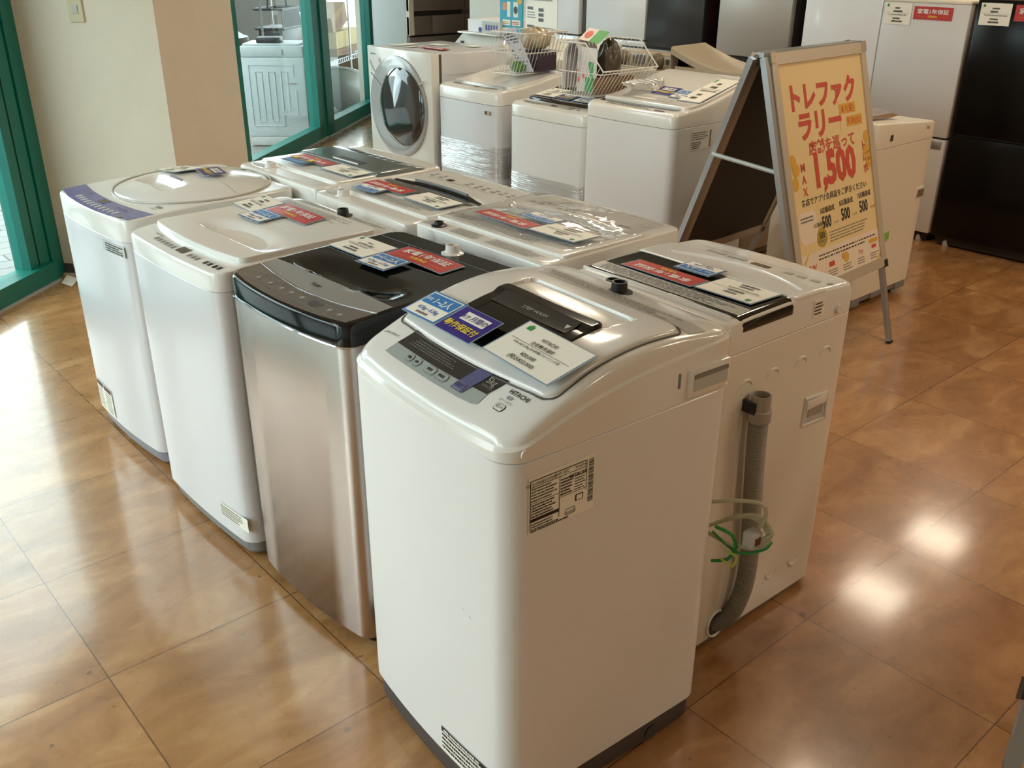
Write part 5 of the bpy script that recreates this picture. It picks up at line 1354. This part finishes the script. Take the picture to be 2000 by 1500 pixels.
for k in range(17):
    f = k / 16; y = .54 - .52 * f; z = 1.128 - .10 * f - .030 * math.sin(f * PI)
    R.append([(.06, y, z - .03), (.06, y, z), (.075, y, z + .008), (.36, y, z + .012), (.36, y, z - .03)])
b.loft(R, TAUPE); ld = b.build('raised_lid', t)
b = MB(); b.box(.058, .064, .06, .50, 1.0, 1.035, TAUPE); b.box(.064, .36, .54, .545, .99, 1.10, TAUPE); b.build('lid_skirt', ld)

# ------------------------------------------------------------------ refrigerators
def fridge(label, x, y0, y1, z1, seam, mf, ms, d=.64, gap=FRDARK, door_t=.05, seam_h=.012, extra=None, top=None):
    t = thing('refrigerator', label, 'refrigerator', (x, y0, 0), 0, 'refrigerators along the back wall'); w = y1 - y0
    b = MB(); b.rbox(door_t + .006, d, .004, w - .004, .035, z1 - .004, ms, .008); c = b.build('cabinet', t)
    zs = [.06] + list(seam) + [z1]
    for i in range(len(zs) - 1):
        b = MB(); b.rbox(0, door_t, 0, w, zs[i] + (seam_h / 2 if i else 0), zs[i + 1] - seam_h / 2 * (i < len(zs) - 2), mf, .008); b.build('door', t)
    b = MB(); b.box(.02, door_t + .01, .008, w - .008, .04, z1 - .012, gap); b.build('door_gasket', c)
    b = MB(); b.box(.03, d - .02, .02, w - .02, .012, .04, FRDARK); b.build('plinth', t)
    for fy in (.07, w - .07):
        b = MB(); b.lathe([(.02, 0), (.022, .015), (.016, .04)], LGREY, (.045, fy, 0), n=12); b.build('foot', t)
    return t
x5 = 5.58
t = fridge('black two-door refrigerator carrying a price card at the right edge', x5, 1.76, 2.514, 1.385, (.657,), FRBLACK, FRBLACK)
q = lambda y0, y1, z0, z1, x=x5: [(x, y0, z1), (x, y1, z1), (x, y1, z0), (x, y0, z0)]
def wall_card(name, label, cat, group, quad, paint):
    P = [Vector(p) for p in quad]; Wc = (P[1] - P[0]).length; Hc = (P[3] - P[0]).length; B_ = bil(P)
    M = lambda u, v, o=0.: tuple(B_(u, v) + Vector((-.0012 - o, 0, 0)))
    b = MB(); b.box(quad[0][0] - .0012, quad[0][0] + .0, quad[1][1], quad[0][1], quad[2][2], quad[0][2], LAMI)
    rect = lambda x0, x1, y0, y1, m, o=.0005: b.quad([M(x0, y0, o), M(x1, y0, o), M(x1, y1, o), M(x0, y1, o)], m)
    txt = lambda s, m, u, v, size, align='CENTER', bold=.012, sx=1., o=.0022: b.text(s, m, lambda a, c: M(u + a / Wc, v - c / Hc, o), size, align, bold, sx)
    scr = lambda x0, x1, y0, y1, rows, m, seed, fill=.5: scribble(b, lambda u, v: M(u, v, .0022), x0, x1, y0, y1, rows, m, fill, seed)
    paint(rect, txt, scr, Wc, Hc)
    return tag(b.build(name), label, cat, group)
fx5 = x5 - .0015
GF = 'cards on the refrigerator doors'
wall_card('price_card', 'white price card at the top of the black refrigerator door', 'price card', GF, q(2.491, 2.325, 1.255, 1.368, fx5), p_price(None, None, 201))
wall_card('warranty_card', 'red warranty card at the top of the black refrigerator door, cut by the frame', 'card', GF, q(2.305, 2.075, 1.283, 1.365, fx5), p_red)
t = fridge('short white two-door refrigerator with two cards, left of the black one', x5, 2.545, 3.068, 1.352, (.622,), mat('fridge_satin_white', (206, 204, 202), .38, coat=.1), mat('fridge_brown_edge', (112, 98, 82), .5))
b = MB(); b.rbox(-.004, .03, .02, .12, .56, .606, ALU, .004); b.build('drawer_grip', t)
b = MB(); b.rbox(.0, .63, .0, .523, 1.352, 1.372, CREAM, .01); b.build('worktop', t)
wall_card('price_card', 'white price card at the top left of the short white refrigerator', 'price card', GF, q(3.052, 2.886, 1.23, 1.347, fx5), p_price(None, None, 202))
wall_card('warranty_card', 'red warranty card at the top of the short white refrigerator', 'card', GF, q(2.872, 2.642, 1.264, 1.334, fx5), p_red)
fridge('tall white refrigerator behind the top of the advertising stand', x5, 3.072, 3.592, 1.75, (.70,), FRWHITE, FRGREY)
t = fridge('silver refrigerator with dark seam band, left of the advertising stand', x5, 3.690, 4.262, 1.78, (.945,), FRSILV, FRDARK, seam_h=.045)
b = MB(); b.rbox(-.004, .02, .05, .45, .885, .91, CHROME, .006); b.build('drawer_grip', t)
t = fridge('charcoal refrigerator with maroon side beside the silver one', x5, 4.388, 4.906, 1.78, (.90, .965), FRCHAR, FRBROWN, d=.9, seam_h=.016)
b = MB(); b.rbox(-.003, .02, .06, .50, .872, .892, ALU, .004); b.build('drawer_grip', t)
fridge('glossy white refrigerator with hidden grip behind the fuller wire basket', x5, 4.922, 5.532, 1.78, (.955, 1.005), FRWHITE, FRDARK, gap=DGREY)
fridge('plain white refrigerator behind the white price sheet', x5, 5.612, 6.20, 1.78, (1.0,), FRWHITE, MGREY)
fridge('off-white refrigerator behind the teal leaflet', x5, 6.22, 6.98, 1.8, (.70,), mat('fridge_ivory', (214, 212, 202), .45), FRGREY)
b = MB(); b.box(6.3, 6.34, 3.60, 3.68, 0, 2.1, CREAM); b.box(6.28, 6.30, 3.62, 3.66, .7, 1.12, mat('brown_strip', (104, 82, 60), .6))
tag(b.build('wall_panel'), 'narrow cream panel seen in the gap right of the silver refrigerator', 'panel')
# bronze refrigerator facing the other way in the far corner
t = thing('refrigerator', 'grey-sided refrigerator with bronze drawers in the far corner by the glass', 'refrigerator', (5.60, 7.93, 0), 0, 'refrigerators along the back wall')
b = MB(); b.rbox(.0, .68, .055, .64, .03, 1.8, FRGREY, .008); c = b.build('cabinet', t)
b = MB(); b.box(.03, .66, .03, .06, .04, 1.79, FRDARK); b.build('door_gasket', c)
for x0, x1, z0, z1 in ((0, .68, 1.065, 1.8), (0, .27, .85, 1.02), (.277, .68, .85, 1.02), (0, .68, .45, .83), (0, .68, .05, .44)):
    b = MB(); b.rbox(x0, x1, .0, .045, z0, z1, BRONZE, .006); b.build('door' if z1 > 1.5 else 'drawer', t)
b = MB(); b.box(.0, .055, -.002, .05, .85, 1.8, CREAM); b.build('edge_trim', t)
t = thing('refrigerator', 'second bronze refrigerator beyond the grey-sided one, mostly hidden', 'refrigerator', (6.30, 7.95, 0), 0, 'refrigerators along the back wall')
b = MB(); b.rbox(0, .62, .05, .6, .03, 1.8, BRONZE, .008); b.build('cabinet', t)
for z0, z1 in ((1.06, 1.8), (.5, 1.02), (.05, .48)):
    b = MB(); b.rbox(0, .62, .0, .045, z0, z1, BRONZE, .006); b.build('door', t)

# ------------------------------------------------------------------ small ivory washer right of the stand
t = thing('washing_machine', 'ivory washing machine with a pushed-up brown lid right of the advertising stand', 'washing machine', (4.11, 2.19, 0), 0)
w, d = .52, .565
sb = cabinet(t, w, d, .062, .792, .03, 0, 0, CREAM, MGREY, .008, .03)
sz = lambda x, y: .912 - .042 * x / d
cover(t, w, d, .794, sz, .03, 0, 0, CREAM, .010)
b = MB(); V = []
R = []
for k in range(9):
    f = k / 8; y = .10 + .36 * f
    R.append([(.06 + .12 * f, y, .912), (.07 + .12 * f, y, .925 + .03 * f), (.30, y, .922 + .018 * math.sin(f * PI)), (.36 - .02 * f, y, .905), (.28, y, .900)])
b.loft(R, mat('brown_tint_lid', (150, 120, 100), .25, coat=.4)); b.build('lid', t)
b = MB(); M = bil([(.125, -.0014, .850), (.150, -.0014, .850), (.150, -.0014, .822), (.125, -.0014, .822)]); uvquad(b, M, 0, 1, 0, 1, mat('sticker_brown', (66, 50, 46), .5)); b.build('badge_sticker', t)
b = MB(); M = bil([(.455, -.0014, .862), (.51, -.0014, .858), (.51, -.0014, .82), (.455, -.0014, .824)]); scribble(b, lambda u, v: tuple(M(u, v)), .1, .8, .1, .5, 2, INKG, .6, 211); b.build('corner_mark', t)
b = MB(); b.rbox(.475, .548, -.004, .004, .505, .555, CREAM, .004); b.box(.484, .548, -.0052, -.0035, .505, .542, TAUPED); b.build('side_grip', t)
b = MB(); b.add([(.218, -.002, .366), (.268, -.002, .372), (.274, -.002, .33), (.226, -.002, .312)], [(0, 1, 2, 3)], LIME); b.build('lime_tape', t)
for x0, x1, z0 in ((.02, .10, .02), (.20, .30, .03), (.44, .54, .025)):
    b = MB(); b.rbox(x0, x1, .002, .06, z0, .07, MGREY, .006); b.build('base_rib', t)

# ------------------------------------------------------------------ A-frame advertising stand
PH = math.radians(3.0)
SB = thing('advertising_stand', 'aluminium A-frame stand with a cream campaign poster facing right', 'sign', (3.933 - .75 * math.cos(PH), 1.857 - .75 * math.sin(PH), 0), PH)
SW_, HT, LT = .75, 1.272, .366
def fp_(a, z, o=0.0):
    """point on the front board: a along it, z height, o out of the face towards the viewer"""
    n = Vector((0, -HT, LT)).normalized()
    return tuple(Vector((a, LT * z / HT, z)) + n * o)
def slab(mb, f, a0, a1, z0, z1, o0, o1, m):
    v = [f(a0, z0, o0), f(a1, z0, o0), f(a1, z1, o0), f(a0, z1, o0), f(a0, z0, o1), f(a1, z0, o1), f(a1, z1, o1), f(a0, z1, o1)]
    return mb.add(v, [(3, 2, 1, 0), (4, 5, 6, 7), (0, 1, 5, 4), (1, 2, 6, 5), (2, 3, 7, 6), (3, 0, 4, 7)], m)
def board(root, f, side, name):
    """snap frame board on legs"""
    b = MB(); slab(b, f, .03, SW_ - .03, .36, HT - .02, -.012, .0, BOARDBK); bo = b.build(name, root)
    b = MB()
    slab(b, f, .02, .062, .345, HT, -.016, .010, ALUB); slab(b, f, SW_ - .038, SW_ + .004, .345, HT, -.016, .010, ALUB)
    slab(b, f, .02, SW_ + .004, HT - .042, HT, -.016, .0105, ALUB); slab(b, f, .02, SW_ + .004, .345, .387, -.016, .0105, ALUB)
    b.build('snap_frame', bo)
    for a0, a1, z0 in ((-.012, .022, .30), (SW_ - .002, SW_ + .008, .38)):
        b = MB(); slab(b, f, a0, a1, z0, HT - .01, -.020, .004, ALU); b.build('side_channel', bo)
    for a in (.012, SW_ - .028):
        b = MB(); slab(b, f, a, a + .030, .008, .40, -.018, .0, ALU); l = b.build('leg', root)
        b = MB(); slab(b, f, a - .001, a + .031, .0, .012, -.019, .001, BLACKM); b.build('foot_cap', l)
    for a0, a1, z0, z1, m in ((SW_ - .02, SW_ + .010, .340, .372, BLACKM), (SW_ - .03, SW_ + .008, HT - .036, HT + .004, CHROME), (.016, .05, HT - .036, HT + .004, CHROME), (.016, .04, .340, .372, BLACKM)):
        b = MB(); slab(b, f, a0, a1, z0, z1, -.018, .0125, m); b.build('corner_cap', bo)
    return bo
fb = board(SB, fp_, -1, 'front_board')
YB, KB = .405, .445
def bp_(a, z, o=0.0):
    n = Vector((0, 1, KB)).normalized()
    return tuple(Vector((a + .17 * (HT - z) / .97 * .9 - .03, YB + KB * (HT - z), z)) + n * o)
bb_ = board(SB, bp_, 1, 'back_board')
b = MB(); b.tube([(.0, LT * .85 / HT + .01, .845), (.02, YB + KB * (HT - .870) - .01, .870)], .009, mat('steel_stay', (190, 200, 196), .35, metal=.3), 8); b.build('folding_stay', SB)
b = MB(); slab(b, lambda a, z, o: (a, LT + .02 + o, z), -.01, SW_ + .004, HT - .012, HT + .006, -.02, .03, ALU); b.build('hinge_bar', SB)
# the poster
pz0, pz1, pa0, pa1 = .382, HT - .034, .058, SW_ - .036
PM = lambda u, v, o=0.0: fp_(pa0 + (pa1 - pa0) * u, pz1 + (pz0 - pz1) * v, .003 + o)
PWd, PHt = pa1 - pa0, (pz1 - pz0) * math.hypot(1, LT / HT)
b = MB(); prect = lambda x0, x1, y0, y1, m, o: b.quad([PM(x0, y0, o), PM(x1, y0, o), PM(x1, y1, o), PM(x0, y1, o)], m)
def ptxt(s, m, u, v, size, align='CENTER', bold=.02, sx=1., o=.0012, vert=False):
    if vert:
        for k, ch in enumerate(s): ptxt(ch, m, u, v + k * size * 1.05 / PHt, size, align, bold, sx, o)
        return
    b.text(s, m, lambda a, c: PM(u + a / PWd, v - c / PHt, o), size, align, bold, sx)
def pdisc(u, v, ru, m, o=.0010, n=20, k=1.0): b.add([PM(u + ru * math.cos(s), v + ru * k * PWd / PHt * math.sin(s), o) for s in [2 * PI * q / n for q in range(n)]], [list(range(n))], m)
prect(0, 1, 0, 1, POSTER, 0)
prect(.0, 1, .845, 1, POSTERP, .0006)
ptxt('トレファク', PRED, .50, .205, .112, bold=.045, sx=.98)
ptxt('ラリー', PRED, .42, .335, .118, bold=.045)
prect(.665, .865, .222, .268, GOLD, .0008); ptxt('8.1(金)', PRED, .765, .259, .036, bold=.01); prect(.735, .935, .283, .330, GOLD, .0008); ptxt('9.30(火)', PRED, .835, .320, .036, bold=.01); prect(.655, .660, .21, .345, PCOIN, .0008)
ptxt('店舗を巡って', PRED, .53, .412, .060, bold=.02, sx=1.05)
ptxt('1,500', PRED, .545, .560, .178, bold=.045, sx=.90)
ptxt('MAX', PRED, .155, .478, .046, bold=.02, vert=True); ptxt('トレポ', PRED, .925, .452, .046, bold=.02, vert=True)
for u, v in ((.045, .425), (.075, .465), (.05, .525), (.97, .395), (.955, .455), (.965, .487), (.975, .515)): pdisc(u, v, .042, PCOIN); pdisc(u, v, .032, GOLD, .0016)
ptxt('各店でアプリ会員証をご提示ください', INK, .50, .628, .030, bold=.01, sx=1.05)
for u, s, dv in ((.38, '3店舗達成', .012), (.62, '5店舗達成', .006), (.86, '7店舗達成', .0)): ptxt(s, INK, u, .672 + dv, .026, bold=.012); ptxt('500', INK, u - .02, .742 + dv, .068, bold=.03, sx=.72); ptxt('トレポ', INK, u + .095, .738 + dv, .014, bold=0)
b.add([PM(x, y, .0008) for x, y in outline(.03, .25, .655, .80, .05, n=5, sub=2)], [list(range(len(outline(.03, .25, .655, .80, .05, n=5, sub=2))))], POSTERP)
scribble(b, lambda u, v: PM(u, v, .0016), .06, .22, .675, .705, 2, INKG, .5, 221)
pdisc(.285, .79, .062, POLIVE, .0012, 24, 1.0); ptxt('500', INK, .285, .795, .036, bold=.02, sx=.8, o=.002); scribble(b, lambda u, v: PM(u, v, .0020), .24, .33, .80, .815, 1, INKG, .5, 222); ptxt('1店舗達成で', INK, .28, .738, .020, bold=.005)
scribble(b, lambda u, v: PM(u, v, .0012), .38, .92, .775, .83, 4, INKG, .4, 223)
scribble(b, lambda u, v: PM(u, v, .0012), .22, .95, .862, .895, 2, INK, .4, 224)
ptxt('3%', PRED, .14, .955, .070, bold=.02, sx=.8); scribble(b, lambda u, v: PM(u, v, .0012), .06, .24, .965, .98, 1, PRED, .5, 225)
for x0 in (.33, .52, .71, .88): scribble(b, lambda u, v: PM(u, v, .0012), x0 - .02, x0 + .1, .95, .985, 3, INKG, .4, int(x0 * 99))
prect(.33, .40, .915, .938, PRED, .0012); pdisc(.55, .922, .035, PCOIN); pdisc(.515, .912, .022, mat('coin_orange', (226, 150, 96), .5), .0014); ptxt('Pay', PRED, .745, .935, .03, bold=0); b.add([PM(x, y, .0012) for x, y in outline(.86, .98, .885, .905, .01, n=3, sub=2)], [list(range(len(outline(.86, .98, .885, .905, .01, n=3, sub=2))))], GOLD); prect(.89, .95, .915, .932, PRED, .0012)
b.quad([PM(.0, .93, .0011), PM(.0, .91, .0011), PM(.10, .845, .0011), PM(.115, .845, .0011)], PCOIN); b.quad([PM(1, .985, .0011), PM(1, .965, .0011), PM(.93, 1, .0011), PM(.945, 1, .0011)], PCOIN)
po = b.build('poster', SB)
b = MB(); n_ = 10
COVER = clear_mat('poster_cover_film', (255, 255, 255), .035, .04, bump=.55, bscale=3.2, stretch=(1, 1, .55))
R = [[fp_(pa0 + (pa1 - pa0) * i / n_, pz0 + (pz1 - pz0) * j / n_, .0075) for i in range(n_ + 1)] for j in range(n_ + 1)]
b.loft(R, COVER, closed=False); b.build('poster_cover', SB)
# leg and lower corner of a second stand at the right edge
t = thing('advertising_stand', 'aluminium foot of another stand cut off by the right edge of the picture', 'sign', (1.44, .34, 0), 0)
q2 = lambda a, z, o=0.0: tuple(Vector((.8 * z, .2 * z, z)) + Vector((.62, -.78, 0)) * a + Vector((-.60, -.47, .60)) * o)
b = MB(); slab(b, q2, .0, .030, .008, .32, -.016, .0, ALU); l = b.build('leg', t)
b = MB(); slab(b, q2, -.001, .031, 0, .012, -.017, .001, BLACKM); b.build('foot_cap', l)
b = MB(); slab(b, q2, -.010, .03, .305, .34, -.018, .012, BLACKM); b.build('corner_cap', t)
b = MB(); slab(b, q2, .012, .62, .315, .355, -.016, .010, ALUB); slab(b, q2, -.008, .03, .33, 1.2, -.016, .010, ALUB); b.build('snap_frame', t)
b = MB(); slab(b, q2, .02, .62, .34, 1.2, -.012, .0, POSTERP); b.build('front_board', t)
